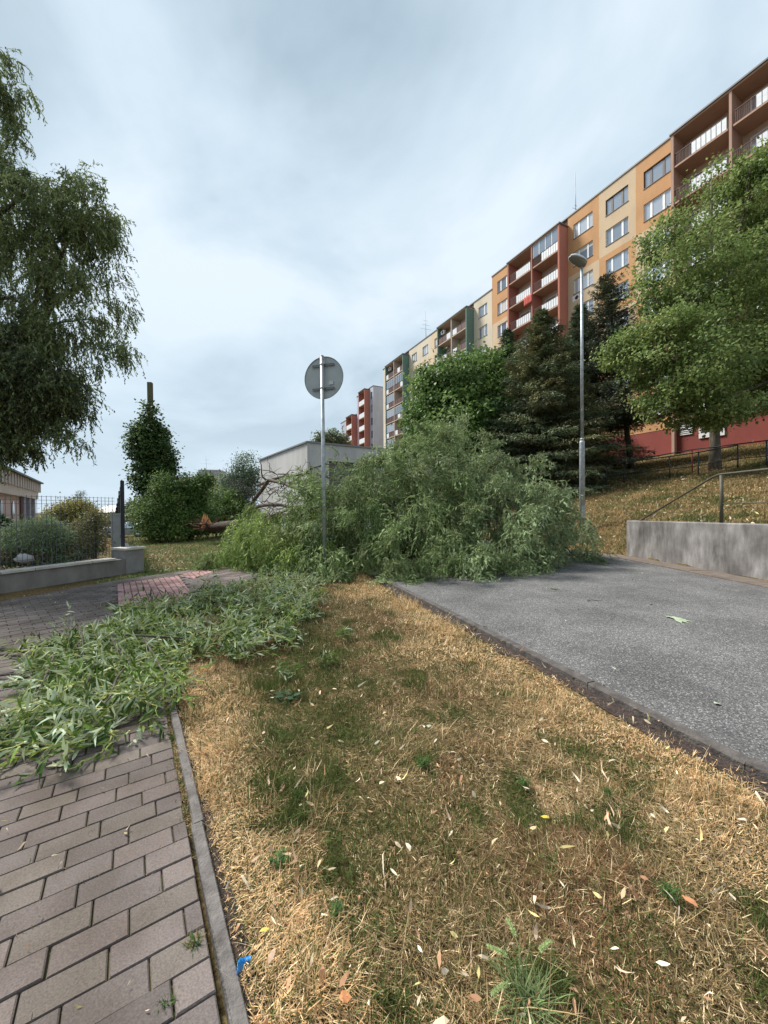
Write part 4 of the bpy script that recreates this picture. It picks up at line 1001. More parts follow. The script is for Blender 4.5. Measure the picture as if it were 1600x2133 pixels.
def strands(org, d0, length, nl, ln, wd, grav, wig, cols, seed, gz=None, K=9, spread=.9, twig=.004, turn=.25, ccol=None, tcol=(.20,.20,.09), upn=.6):
    rg = np.random.default_rng(seed); n = len(org); L_ = length*rg.uniform(.6, 1.3, n); st = (L_/K)[:, None]
    P_ = [org.copy()]; d = norm(d0); ph = rg.uniform(0, 6.28, (n, 1)); ax = unit(rg, n)
    for k in range(K):
        w_ = wig*np.sin(ph+k*2.1)*norm(np.cross(d, ax))
        d = norm(d+np.array([0, 0, -grav])[None]+w_+rg.normal(size=(n, 3))*wig*.35)
        q = P_[-1]+d*st
        if gz is not None:
            g = hz(q[:, 0], q[:, 1])+gz; g = np.maximum(g, gz); low = q[:, 2] < g; q[:, 2] = np.where(low, g+rg.uniform(0, .02, n), q[:, 2])
            d = norm(np.where(low[:, None], d*np.array([1, 1, .15]), d))
        P_.append(q)
    P_ = np.stack(P_, 1)                                  # n,K+1,3
    t = (np.arange(nl)+.5)[None]/nl*K*.98+rg.uniform(-.2, .2, (n, nl)); t = np.clip(t, 0, K-.001)
    i0 = t.astype(int); f = (t-i0)[..., None]; ar = np.arange(n)[:, None]
    a, b = P_[ar, i0], P_[ar, i0+1]; pos = (a*(1-f)+b*f).reshape(-1, 3); tg = norm(b-a).reshape(-1, 3)
    m = len(pos); side = norm(np.cross(tg, unit(rg, m))); 
    dl = norm(tg*.8+side*spread+np.array([0, 0, -turn])); up = norm(np.array([0, 0, 1.0])+rg.normal(size=(m, 3))*upn)
    C = np.array(cols)[rg.integers(0, len(cols), n)]*(.75+.5*rg.random(n))[:, None] if ccol is None else ccol
    col = np.repeat(C, nl, 0)*(.7+.6*rg.random(m))[:, None]
    lf = ln*rg.uniform(.55, 1.3, m); taper = np.tile(np.linspace(1.05, .6, nl), n); lf = lf*taper
    if gz is not None:
        tip = pos[:, 2]+dl[:, 2]*lf; lowt = tip < gz; dl[:, 2] = np.where(lowt, np.abs(dl[:, 2])*.1, dl[:, 2])
    A = leaf_arrays(pos, dl, up, lf, wd*rg.uniform(.75, 1.2, m), rg.normal(.15, .45, m), col, (.3, .95, .65, .8))
    # twigs: three sided tubes
    T = np.gradient(P_, axis=1); T = norm(T); s1_ = norm(np.cross(T, ax[:, None])); s2_ = np.cross(T, s1_)
    rad = twig*np.linspace(1, .35, K+1)[None, :, None]
    ringv = np.stack([P_+rad*(s1_*math.cos(q)+s2_*math.sin(q)) for q in (0, 2.094, 4.188)], 2)
    V = ringv.reshape(-1, 3); bidx = (np.arange(n)*(K+1)*3)[:, None, None]; kk = (np.arange(K)*3)[None, :, None]
    qs = []
    for q in range(3): q2 = (q+1) % 3; qs.append(np.stack([bidx[..., 0]+kk[..., 0]+q, bidx[..., 0]+kk[..., 0]+q2, bidx[..., 0]+kk[..., 0]+3+q2, bidx[..., 0]+kk[..., 0]+3+q], -1))
    Q = np.concatenate([x.reshape(-1, 4) for x in qs]); tc_ = np.repeat(np.repeat(np.array([tcol])*(.7+.6*rg.random((n, 1))), (K+1)*3, 0), 1, 0)
    return A, (V, Q.ravel(), np.full(len(Q), 4), tc_)
def pxblob(u, v, ru, rv, Y, ry=None):
    c = P(u, v, Y); k = Y/800
    return ((c.x, c.y, c.z), (ru*k, (ry if ry else ru*k), rv*k))
def limb(m, a, b, r0, r1, sag=.0, n=7, wob=.12, sides=8):
    a, b = Vector(a), Vector(b); L_ = (b-a).length; pts = []
    for k in range(n+1):
        f = k/n; p = a.lerp(b, f); w_ = math.sin(math.pi*f)
        p += Vector((random.uniform(-1, 1), random.uniform(-1, 1), random.uniform(-1, 1)))*wob*L_*.12*w_+Vector((0, 0, sag*L_*w_)); pts.append(p)
    m.tube(pts, [r0+(r1-r0)*k/n for k in range(n+1)], sides)
def tree(name, label, base, blobs, tr, lean, nc, per, cs, ln, wd, cols, seed, mat_=None, cat='tree', group=None, fork=.45, droop=.35, shell=.22, limbs=14, bark=None, hole=.0, shape=(.33,1.0,.7,.75)):
    base = Vector(base); o = empty(name, base, 0, label, cat, group)
    A, cc = clump_leaves([((b[0][0]-base.x, b[0][1]-base.y, b[0][2]-base.z), b[1]) for b in blobs], nc, per, cs, ln, wd, cols, seed, shell=shell, droop=droop, shape=shape, hole=hole)
    random.seed(seed); topz = max(b[0][2]+b[1][2]*.5 for b in blobs)-base.z
    m = MB(); T = Vector((lean[0], lean[1], topz)); pts = []; n = 9
    for k in range(n+1): f = k/n; pts.append(Vector((0,0,-.3)).lerp(T, f)+Vector((random.uniform(-1,1), random.uniform(-1,1), 0))*.08*math.sin(math.pi*f)*tr*5)
    m.tube(pts, [tr*(1.25 if k == 0 else 1)*(1-.85*k/n) for k in range(n+1)], 12)
    rg = np.random.default_rng(seed+1)
    for b in blobs:
        c = Vector(b[0])-base; f = max(.15, min(.8, (c.z/topz)*fork+.08)); s = Vector((0,0,0)).lerp(T, f); limb(m, s, c, tr*(1-.8*f)*.6, tr*.12, .03, 6)
        for q in range(max(2, limbs//len(blobs))):
            uu = unit(rg, 1)[0]; e_ = c+Vector((uu[0]*b[1][0], uu[1]*b[1][1], uu[2]*b[1][2]))*.9; limb(m, c.lerp(s, .3*random.random()), e_, tr*.14, tr*.03, .0, 5, .3, 5)
    m.build('trunk', bark or M_bark, o)
    link('crown', np_mesh('crown', *A[:3], mat_ or M_leafb, A[3]), o)
    return o

# ------------------------------------------------------------------ standing maple on the embankment
tb = RG(1490, 980); Ym = tb.y
k_ = lambda l: [pxblob(*q) for q in l]
mb_ = [(1520,520,125,150),(1420,600,100,110),(1590,430,110,100),(1620,620,130,170),(1360,620,45,45),(1345,735,85,60),(1440,760,110,100),(1540,760,100,90),(1650,780,110,90),(1400,845,60,40),(1500,850,80,35),(1575,375,55,50),(1390,505,50,50),(1290,720,38,28),(1385,690,60,40)]
tree('maple_tree', 'large light green leafy tree with dark trunk on the lawn at right', tb,
     [pxblob(u, v, a, b, Ym+dy, ) for (u, v, a, b), dy in zip(mb_, [0,-1,1,2,0,-.5,-2,1,0,-1.5,-1.5,0,.5,-.5,-2.5])], .24, (.25, .5), 5200, 30, .22, .145, .095,
     [(.19,.26,.08),(.26,.33,.11),(.13,.195,.06),(.22,.28,.09)], 101, limbs=45, shell=.3, hole=.455)
# ------------------------------------------------------------------ conifers
def conifer(label, base, h, rad, cols, seed, levels=26, whorl=9, trunk=.16, z0=.06, ln=.26, wd=.05, per=10, name='spruce_tree', irr=.2, group=None, droop=.3, lean=(0, 0), power=.85):
    rg = np.random.default_rng(seed); random.seed(seed); o = empty(name, base, 0, label, 'tree', group)
    m = MB(); m.tube([(0,0,-.5), (lean[0]*.5, lean[1]*.5, h*.5), (lean[0], lean[1], h*.99)], [trunk, trunk*.6, .02], 10)
    B, D, U, Cc = [], [], [], []
    for l in range(levels):
        f = z0+(1-z0)*(l+.5)/levels; r = rad*((1-f)**power)+.12
        for q in range(whorl):
            a = 6.283*(q/whorl)+l*1.1+rg.normal(0, .25); rr_ = r*(1+rg.normal(0, irr)); tilt = .25*f*2-.12-droop*.4*(1-f); ft = f+rg.normal(0, .3/levels)
            dirv = np.array([math.cos(a), math.sin(a), tilt]); dirv /= np.linalg.norm(dirv)
            st = np.array([lean[0]*ft, lean[1]*ft, h*ft])
            nseg = max(4, int(rr_/.16)); s = np.linspace(.12, 1, nseg)
            ptsb = st[None]+dirv[None]*(rr_*s)[:, None]+np.array([0, 0, 1])[None]*(-(droop*.35)*rr_*(s**2)+.22*rr_*np.maximum(s-.6, 0))[:, None]
            if rr_ > .4: m.tube([tuple(st)]+[tuple(x) for x in ptsb[::max(1, nseg//3)]], [.035*(rr_/rad)+.008]+[.02*(rr_/rad)+.004]*len(ptsb[::max(1, nseg//3)]), 4, cap=False)
            n = nseg*per; idx = rg.integers(0, nseg, n); sd_ = np.array([-math.sin(a), math.cos(a), 0]); sg_ = rg.choice([-1, 1], n)
            wdt = (rr_*.38*(1-.75*s[idx])+.06)*rg.random(n)
            pos = ptsb[idx]+sd_[None]*(sg_*wdt)[:, None]+np.array([0, 0, -1])[None]*(wdt*.35*rg.random(n))[:, None]+rg.normal(0, .03, (n, 3))
            B.append(pos); D.append(dirv[None]*.8+sd_[None]*(sg_*.8)[:, None]+rg.normal(0, .35, (n, 3))+np.array([0, 0, -.15])); U.append(np.tile([0, 0, 1.0], (n, 1))+rg.normal(0, .4, (n, 3)))
            cl = np.array(cols[rg.integers(0, len(cols))])*(.7+.6*rg.random()); Cc.append(cl[None]*(.75+.5*rg.random(n))[:, None])
    m.build('trunk', M_darkbark, o)
    B, D, U, Cc = [np.concatenate(x) for x in (B, D, U, Cc)]
    l_ = ln*rg.uniform(.6, 1.3, len(B)); A = leaf_arrays(B, D, norm(U), l_, wd*rg.uniform(.7, 1.3, len(B)), np.full(len(B), .1), Cc)
    link('crown', np_mesh('crown', *A[:3], M_needle, A[3]), o); return o
def onhill(u, Y): p = P(u, 1000, Y); p.z = hzf(p.x, p.y); return p
def topz(u, v, Y): return P(u, v, Y).z
dk = [(.14,.175,.09),(.18,.20,.10),(.22,.21,.10),(.12,.16,.09)]
b = onhill(1130, 24); conifer('wide brownish dark spruce behind the fallen tree, left of the lamp', b, topz(1130, 652, 24)-b.z, 4.8, dk, 201, 36, 13, .2, .03, .22, .045, 20, group='dark conifers below the flats')
b = onhill(1210, 29); conifer('dark green spruce directly behind the lamp pole', b, topz(1205, 640, 29)-b.z, 4.2, [(.10,.14,.085),(.13,.16,.095),(.10,.13,.07)], 202, 32, 12, .2, .03, .24, .045, 18, group='dark conifers below the flats')
b = onhill(1060, 29); conifer('dark bluish spruce at left edge of the wide brownish one', b, topz(1062, 690, 29)-b.z, 3.6, [(.10,.15,.09),(.14,.19,.11)], 204, 28, 11, .2, .03, .24, .045, 16, group='dark conifers below the flats')
b = onhill(1318, 27); b2 = P(1262, 582, 27); conifer('tall leaning pine with bare lower trunk, right of the lamp', b, b2.z-b.z, 2.9, [(.08,.105,.07),(.11,.13,.08),(.08,.10,.065)], 203, 24, 9, .2, .22, .24, .04, 22, name='pine_tree', irr=.35, droop=-.1, lean=(b2.x-b.x, 0), power=.6)
# broadleaf trees behind
tb2 = onhill(960, 27)
tree('broadleaf_tree', 'dark green round broadleaf tree in front of the cream flats', tb2, k_([(950,815,85,65,27),(895,865,50,60,26),(1000,800,60,60,28),(940,900,100,70,26),(1020,880,70,80,27),(915,800,45,40,27),(1045,790,40,60,29)]), .25, (0, .3), 2300, 28, .30, .22, .15,
     [(.10,.18,.045),(.15,.24,.06),(.07,.13,.04),(.16,.23,.07)], 102, hole=.36)
b = P(300+1000, 940, 26); b = RG(1300, 958)
tree('shrub', 'dark reddish purple shrub at foot of the leaning pine', b, [pxblob(1298, 932, 22, 24, b.y)], .05, (0, 0), 120, 25, .2, .09, .05, [(.07,.03,.03),(.05,.03,.028)], 103, cat='shrub', limbs=4)
b = RG(1358, 930)
tree('shrub', 'small dark red leaved shrub against the red ground floor', (b.x, b.y, b.z), [pxblob(1358, 912, 16, 14, b.y)], .05, (0, 0), 70, 25, .2, .1, .06, [(.09,.04,.03),(.06,.035,.03)], 104, cat='shrub', limbs=4)

# ------------------------------------------------------------------ bushes left of the fallen tree
def bush(label, ub, vb, Y, blobs, cols, seed, nc=500, per=26, cs=.16, ln=.09, wd=.05, name='bush', cat='bush', group=None, mat_=None, droop=.2, tr=.06, shape=(.33,1.0,.7,.75), shell=.25):
    p = P(ub, vb, Y); z = hzf(p.x, p.y)
    return tree(name, label, (p.x, p.y, z), k_([(*q, Y+dy) for *q, dy in blobs]), tr, (0, 0), nc, per, cs, ln, wd, cols, seed, mat_=mat_, cat=cat, group=group, droop=droop, limbs=10, shape=shape, shell=shell)
gb = [(.11,.19,.045),(.15,.24,.06),(.08,.13,.04),(.19,.27,.08)]
gp_ = 'bushes beside the ivy post'
bush('dense dark ivy wrapped around the square post', 318, 1100, 21, [(316,935,40,50,0),(322,990,42,45,0),(313,872,13,40,0),(332,960,28,30,0),(325,1060,38,56,0),(306,912,32,28,0),(313,900,25,25,0)], [(.06,.11,.03),(.10,.16,.045),(.045,.08,.028)], 301, 900, 26, .17, .13, .10, 'ivy', 'ivy', tr=.04)
bush('leafy bush with upright shoots right of ivy', 345, 1105, 19, [(342,1045,32,42,0),(338,1012,22,25,0),(330,1092,34,30,0),(370,1092,35,32,0),(300,1075,20,40,0)], gb, 302, 600, group=gp_)
bush('spreading dark green bush between ivy and orange torn trunk', 392, 1105, 20, [(405,1015,32,26,0),(385,1050,40,40,0),(400,1088,40,32,0),(425,1000,18,14,0),(435,1080,25,30,1)], [(.08,.15,.04),(.12,.19,.05)], 303, 700, ln=.11, wd=.07, group=gp_)
bush('brighter green bush above the torn trunk', 450, 1100, 23, [(450,1045,45,32,0),(430,1065,30,30,0),(485,1060,28,30,0),(520,1080,35,22,0),(470,1090,40,22,0)], [(.14,.23,.06),(.19,.29,.08),(.11,.17,.05)], 304, 500, ln=.12, wd=.06, group=gp_)
tb3 = P(500, 1090, 26); tb3.z = hzf(tb3.x, tb3.y)
tree('small_tree', 'greyish green small tree left of the grey hut', tb3, k_([(512,975,26,32,26),(495,1010,30,30,26),(528,1005,16,35,26),(475,1005,14,20,26)]), .12, (.3, 0), 420, 26, .22, .12, .06, [(.13,.19,.11),(.17,.23,.14),(.09,.14,.08)], 305)
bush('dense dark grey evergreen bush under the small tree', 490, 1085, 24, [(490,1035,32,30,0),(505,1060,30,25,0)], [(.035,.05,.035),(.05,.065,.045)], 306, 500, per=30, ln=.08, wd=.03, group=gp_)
p = P(690, 920, 60); bush('pale tree top showing over the hut roof', 690, 950, 60, [(672,915,14,10,0),(695,912,20,14,0),(712,920,10,10,0)], [(.16,.2,.12),(.2,.24,.15)], 307, 150, 20, .4, .35, .2, 'small_tree', 'tree', tr=.15)
# garden plants behind the wire fence
gg = 'garden plants behind the wire fence'
bush('pale feathery grey green bush near the wire fence', 75, 1175, 9.0, [(75,1122,52,38,0),(40,1142,32,28,0),(105,1112,34,32,0)], [(.26,.33,.18),(.34,.42,.25),(.18,.25,.12)], 311, 620, 26, .07, .10, .013, group=gg, shape=(.33,1,.7,.7))
bush('golden green rounded bush in the garden', 150, 1110, 11.2, [(150,1072,36,26,0),(165,1062,22,18,0),(130,1080,28,22,0),(178,1085,22,22,0)], [(.26,.24,.05),(.18,.2,.05),(.32,.27,.06)], 312, 600, 26, .10, .05, .03, group=gg)
bush('twiggy olive shrub beside the pale post', 200, 1175, 9.7, [(182,1115,32,50,0),(205,1110,18,44,0),(155,1145,34,34,0),(197,1080,15,18,0)], [(.19,.21,.08),(.25,.25,.11),(.13,.16,.06),(.2,.14,.08)], 313, 520, 20, .09, .05, .02, group=gg)
bush('low dark green ground plants along the wall', 110, 1175, 8.5, [(20,1160,34,18,0),(70,1164,38,14,.2),(140,1158,36,16,.5)], [(.09,.14,.06),(.14,.19,.09),(.18,.12,.07)], 314, 420, 20, .06, .05, .025, group=gg)
b = P(168, 1100, 16); b.z = hzf(b.x, b.y); conifer('small blue grey spruce behind the golden bush', b, topz(165, 1026, 16)-b.z, .75, [(.09,.13,.12),(.12,.16,.14)], 315, 14, 8, .05, .05, .08, .015, 10)
for k, (u, vb, lab, r) in enumerate([(52, 1163, 'angular pale grey boulder in the planting behind the wire fence', (.17,.14,.10))]):
    p = P(u, vb, 7.9); m = MB(); m.sphere((0,0,0), r, 9, 6, jit=.22); o = m.build('boulder', M_conc, None, p, R(20)); tag(o, lab, 'rock')
p = P(18, 1128, 10.5); m = MB(); m.box((-.55,-.2,-.14), (.55,.2,.14)); m.box((-.58,-.23,.142), (.58,.23,.19)); o = m.build('planter', mat('terracotta', (.22,.08,.05), .8), None, p, R(40)); tag(o, 'reddish brown planter trough at left edge of the garden', 'planter')
pl_ = P(2, 1090, 10.3); bush('dark green houseplant like shrub in the planter', 4, 1120, 10.4, [(2,1095,9,14,0),(8,1110,8,8,0)], [(.03,.06,.03),(.04,.08,.035)], 316, 60, 16, .06, .12, .06, cat='plant', name='potted_plant', tr=.01)
for k, (u, v, ru, rv, Y, lab) in enumerate([(300,1068,26,16,52,'round green far bush right above the parked car'), (250,1082,40,12,60,'long low hedge bush behind the slat fence'), (275,1058,10,12,70,'small thin far tree above the hedge'), (420,1085,60,20,48,'wide dark far bush behind the ivy bushes'), (560,1075,60,22,40,'olive far bush behind the fallen trunk')]):
    bush(lab, u, v+rv, Y, [(u,v,ru,rv,0)], [(.10,.14,.06),(.14,.18,.08),(.08,.11,.05)], 330+k, 160, 20, .3, .3, .16, group='far bushes on the horizon', tr=.05)

# ------------------------------------------------------------------ standing willow at left edge
def wblob(u, v, ru, rv, Y=8.4): return pxblob(u, v, ru, rv, Y, ru*Y/800*1.1)
wbl = [wblob(5,390,75,85), wblob(90,440,90,75), wblob(175,440,75,52), wblob(60,550,115,75), wblob(190,520,52,55), wblob(-80,520,140,170), wblob(140,585,65,45)]
wlow = [wblob(40,800,115,95), wblob(-60,820,150,140), wblob(110,820,65,65), wblob(20,910,55,40), wblob(0,720,120,80)]
rg = np.random.default_rng(401)
def on_blobs(bl, n, rg, shell=.25):
    c = np.array([b[0] for b in bl]); r = np.array([b[1] for b in bl]); ar = r[:, 0]*r[:, 2]; bi = rg.choice(len(bl), n, p=ar/ar.sum()); u = unit(rg, n)
    return c[bi]+u*r[bi]*np.clip(1-np.abs(rg.normal(0, shell, n)), .1, 1)[:, None], u
wt = P(-190, 1120, 9.4); wt.z = hzf(wt.x, wt.y)
wo_ = empty('willow_tree', wt, 0, 'standing willow with hanging dark foliage at left edge of the picture', 'tree')
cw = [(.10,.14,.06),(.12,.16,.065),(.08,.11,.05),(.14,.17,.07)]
pa = []
def addw(bl, n, length, nl, grav, seed, shell=.3, cols=cw, lz=0, ln=.11, wd=.026):
    rg = np.random.default_rng(seed); per = 14; nc = n//per; n = nc*per; oc, uc = on_blobs(bl, nc, rg, shell); o_ = np.repeat(oc, per, 0)+rg.normal(0, .10, (n, 3)); u_ = np.repeat(uc, per, 0); hd = np.repeat(rg.normal(0, .5, (nc, 3)), per, 0)
    A, T = strands(o_-np.array(wt), u_*.5+hd+np.array([0, 0, .1])+rg.normal(0, .25, (n, 3)), length, nl, ln, wd, grav, .35, cols, seed, spread=.75, twig=.003, turn=.5)
    pa.append(A); pa.append(T)
addw(wbl, 3500, .50, 14, .25, 402, .4)
addw(wlow, 6000, .45, 14, .22, 403, .45, [(.06,.08,.045),(.045,.065,.035)])  # lower crown: darker leaf colours stand in for the backlit, shaded underside
# separate hanging tassels along the outline
tas = [(-15,150,25,70),(5,200,18,60),(35,180,18,35),(60,225,8,25),(20,290,30,40),(215,640,45,35),(245,700,35,25),(205,745,12,45),(262,720,14,20),(225,470,35,60),(240,560,20,40),(150,900,20,40),(90,930,30,30),(130,690,50,50),(180,680,30,40),(165,350+60,30,30),(60,700,60,50)]
addw([wblob(*q) for q in tas], 1300, .42, 13, .35, 404, .5)
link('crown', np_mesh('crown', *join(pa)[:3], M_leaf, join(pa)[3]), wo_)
m = MB(); rel_ = lambda u, v, Y=8.4: P(u, v, Y)-wt
random.seed(5)
m.tube([(0,0,-.4), (.1,0,1.5), (.2,-.2,3.0), tuple(rel_(-120, 700)), tuple(rel_(-70, 540)), tuple(rel_(-60, 420))], [.35,.3,.26,.2,.13,.05], 12)
limb(m, rel_(-120, 760), rel_(62, 708), .12, .07, .02); m.tube([rel_(60, 710), rel_(82, 680), rel_(98, 655), rel_(103, 628), rel_(97, 600), rel_(100, 560)], [.07,.065,.06,.05,.045,.03], 8)
limb(m, rel_(85, 680), rel_(180, 665), .03, .012, .02); limb(m, rel_(180, 665), rel_(265, 690), .012, .005, .05); limb(m, rel_(98, 600), rel_(190, 430), .04, .01, .05); limb(m, rel_(-60, 500), rel_(60, 400), .08, .02, .05); limb(m, rel_(-120, 700), rel_(40, 830), .08, .03, .05); limb(m, rel_(30, 620), rel_(-100, 640), .03, .05, .02)
limb(m, rel_(-60, 420), rel_(-5, 130), .03, .01, .1); limb(m, rel_(180, 430), rel_(230, 470), .01, .004, .1)
m.build('trunk', M_darkbark, wo_)

# ------------------------------------------------------------------ the fallen willow
def gblob(u, vt, Y, hw, ry, lift=.0):
    t = P(u, vt, Y); zt = t.z; g = hzf(t.x, t.y) if t.x > 4 else 0
    c = g+(zt-g)*.42; return ((t.x, Y, c), (hw*Y/800, ry, (zt-c)))
FB = [gblob(930,885,11.6,120,2.0), gblob(840,950,10.4,160,1.9), gblob(720,965,10.2,110,1.8), gblob(1040,960,10.6,120,1.8), gblob(900,1050,9.0,170,1.7), gblob(1100,1010,10.2,95,1.6),
      gblob(760,1070,9.1,130,1.5), gblob(1020,1075,9.2,130,1.5), gblob(1150,1075,10.6,70,1.3), gblob(655,985,10.6,70,1.5), gblob(990,920,11.8,90,1.5), gblob(860,915,11.8,70,1.4)]
FL = [gblob(520,1105,10.8,55,1.0), gblob(560,1060,11.2,60,1.0), gblob(600,1050,10.2,85,1.5), gblob(640,1095,9.4,90,1.3), gblob(540,1110,10.2,70,1.2), gblob(575,1085,9.8,60,1.2)]
FT = [gblob(1205,1120,10.9,35,.7), gblob(500,1150,9.7,40,.7), gblob(940,1170,7.9,120,.6), gblob(800,1160,8.0,110,.6), gblob(1090,1150,8.9,90,.7), gblob(640,1150,9.3,80,.5), gblob(720,1150,9.2,60,.5), gblob(1175,1150,9.6,40,.6)]
tbp = P(425, 1100, 17.0); tbp.z = hzf(tbp.x, tbp.y)+.35
fw = empty('fallen_willow', tbp, 0, 'uprooted green willow tree lying across path and road, trunk snapped at left', 'tree')
pf = []
def addf(bl, n, length, nl, grav, seed, shell, cols, ln=.13, wd=.022):
    rg = np.random.default_rng(seed); per = 16; nc = n//per; oc, uc = on_blobs(bl, nc, rg, shell)
    lump = fbm(oc[:, 0]*1.3+2, oc[:, 2]*1.6+oc[:, 1]*.9, 15); oc = oc+uc*((lump-.5)*1.1)[:, None]
    an = fbm(oc[:, 0]*.8+3, oc[:, 2]*.8+oc[:, 1]*.5, 5)*16
    sweep = np.stack([np.cos(an)*.9, -np.abs(np.sin(an))*.4, np.sin(an)*.7], 1)+rg.normal(0, .45, (nc, 3))
    rp = lambda q: np.repeat(q, per, 0)
    o_ = rp(oc)+rg.normal(0, 1, (nc*per, 3))*rp(rg.uniform(.05, .16, nc))[:, None]; u_ = rp(uc); sw_ = rp(sweep)
    keep = (o_[:, 2] > np.maximum(hz(o_[:, 0], o_[:, 1]), 0)+.03)
    o_, u_, sw_ = o_[keep], u_[keep], sw_[keep]; n = len(o_)
    cid = np.repeat(rg.integers(0, len(cols), nc), per)[keep]; cj = np.repeat(.6+.85*rg.random(nc), per)[keep]
    ccol = np.array(cols)[cid]*cj[:, None]; pr = sst(1.0, 3.6, o_[:, 0])[:, None]; ccol = ccol*(1-.45*pr)+np.array([[.27,.33,.21]])*cj[:, None]*.45*pr
    d0 = u_*.6+sw_*.85+rg.normal(0, .3, (n, 3))
    A, T = strands(o_, d0, length, nl, ln, wd, grav, .45, cols, seed, gz=.015, spread=.8, twig=.005, turn=.35, ccol=ccol)
    off = np.array(tbp); pf.append((A[0]-off, *A[1:])); pf.append((T[0]-off, *T[1:]))
cm = [(.14,.21,.075),(.18,.25,.10),(.11,.17,.055),(.23,.30,.15),(.15,.22,.08)]
cy = [(.20,.31,.055),(.26,.36,.075),(.15,.24,.05)]
addf(FB, 9600, .55, 13, .24, 501, .16, cm, .15, .029)
addf(FL, 2600, .65, 14, .5, 502, .2, cy, .145, .02)
addf(FT, 1500, .45, 13, .2, 503, .3, cm)
link('crown', np_mesh('crown', *join(pf)[:3], M_leaf, join(pf)[3]), fw)
R_ = lambda u, v, Y: P(u, v, Y)-tbp
m = MB(); random.seed(9)
m.tube([R_(430,1100,17), R_(455,1097,16.4), R_(500,1093,15.2), R_(560,1085,13.4), R_(680,1065,11.8), R_(820,1050,11.0)], [.16,.2,.2,.18,.16,.12], 14)
m.build('trunk', mnoise('wet_bark', [(.018,.012,.010),(.045,.03,.022),(.09,.06,.042)], 7, .9, .9, 25), fw)
m = MB()
for (a, r) in (([(505,1088,18),(530,1040,15),(560,1000,13),(610,1015,11.5),(668,1035,10.6)], .10), ([(540,1010,14),(600,990,12),(640,985,11.4),(700,1000,11)], .06), ([(520,1060,16),(570,1050,12.5),(620,1060,11),(668,1056,10)], .08),
    ([(555,1000,13.4),(545,985,13.2),(540,960,13)], .035), ([(560,1075,13),(600,1062,11),(640,1056,10)], .05), ([(600,1010,12),(650,975,11),(720,968,10.4)], .04), ([(840,960,12),(845,930,12),(842,905,12)], .02), ([(860,1010,11),(900,960,11.5),(930,900,11.8)], .09), ([(820,1040,11.4),(960,1010,10.6),(1080,1050,10.2)], .1), ([(800,1050,11),(880,1120,9.4),(960,1170,8.2)], .05), ([(1000,1040,10.4),(1130,1100,9.6),(1200,1160,9.2)], .05)):
    p_ = [R_(*q) for q in a]; pp = []
    for x, y in zip(p_, p_[1:]): pp += [x, x.lerp(y, .5)+Vector((random.uniform(-.08,.08), random.uniform(-.08,.08), random.uniform(-.06,.08)))]
    pp.append(p_[-1]); m.tube(pp, [r*(1-.8*k/(len(pp)-1)) for k in range(len(pp))], 8)
for k in range(90):
    u, v, Y = random.uniform(520,680), random.uniform(985,1090), random.uniform(10,13); a = R_(u, v, Y); limb(m, a, a+Vector((random.uniform(-.9,.9), random.uniform(-.5,.2), random.uniform(-.4,.6))), .014, .004, .08, 5, .9, 4)
m.build('branches', M_darkbark, fw)
m = MB()   # torn end: orange spike standing up from the dark stump end
sp = R_(430, 1094, 16.9)
for k in range(7):
    a = random.uniform(-.2,.2); hgt = random.uniform(.4,.62) if k < 4 else random.uniform(.2,.5); x = -.2+k*.07
    m.add([sp+Vector((x-.09,-.1,-.1)), sp+Vector((x+.09,-.14,-.1)), sp+Vector((x+.06,.12,-.1)), sp+Vector((x-.07,.1,-.1)), sp+Vector((x*.4+a*.2, -.02, hgt))], [(0,1,4),(1,2,4),(2,3,4),(3,0,4),(3,2,1,0)])
m.build('torn_wood', M_torn, fw)
m = MB()
for k in range(26): a = R_(random.uniform(415,455), random.uniform(1090,1104), random.uniform(16.4,17.0)); limb(m, a, a+Vector((random.uniform(-.8,.8), random.uniform(-.8,.2), random.uniform(-.1,.4))), random.uniform(.015,.05), .008, .1, 5, .8, 5)
m.build('stump_splinters', mnoise('rotten_wood', [(.06,.025,.018),(.14,.06,.04)], 10, .95, .8, 30), fw)

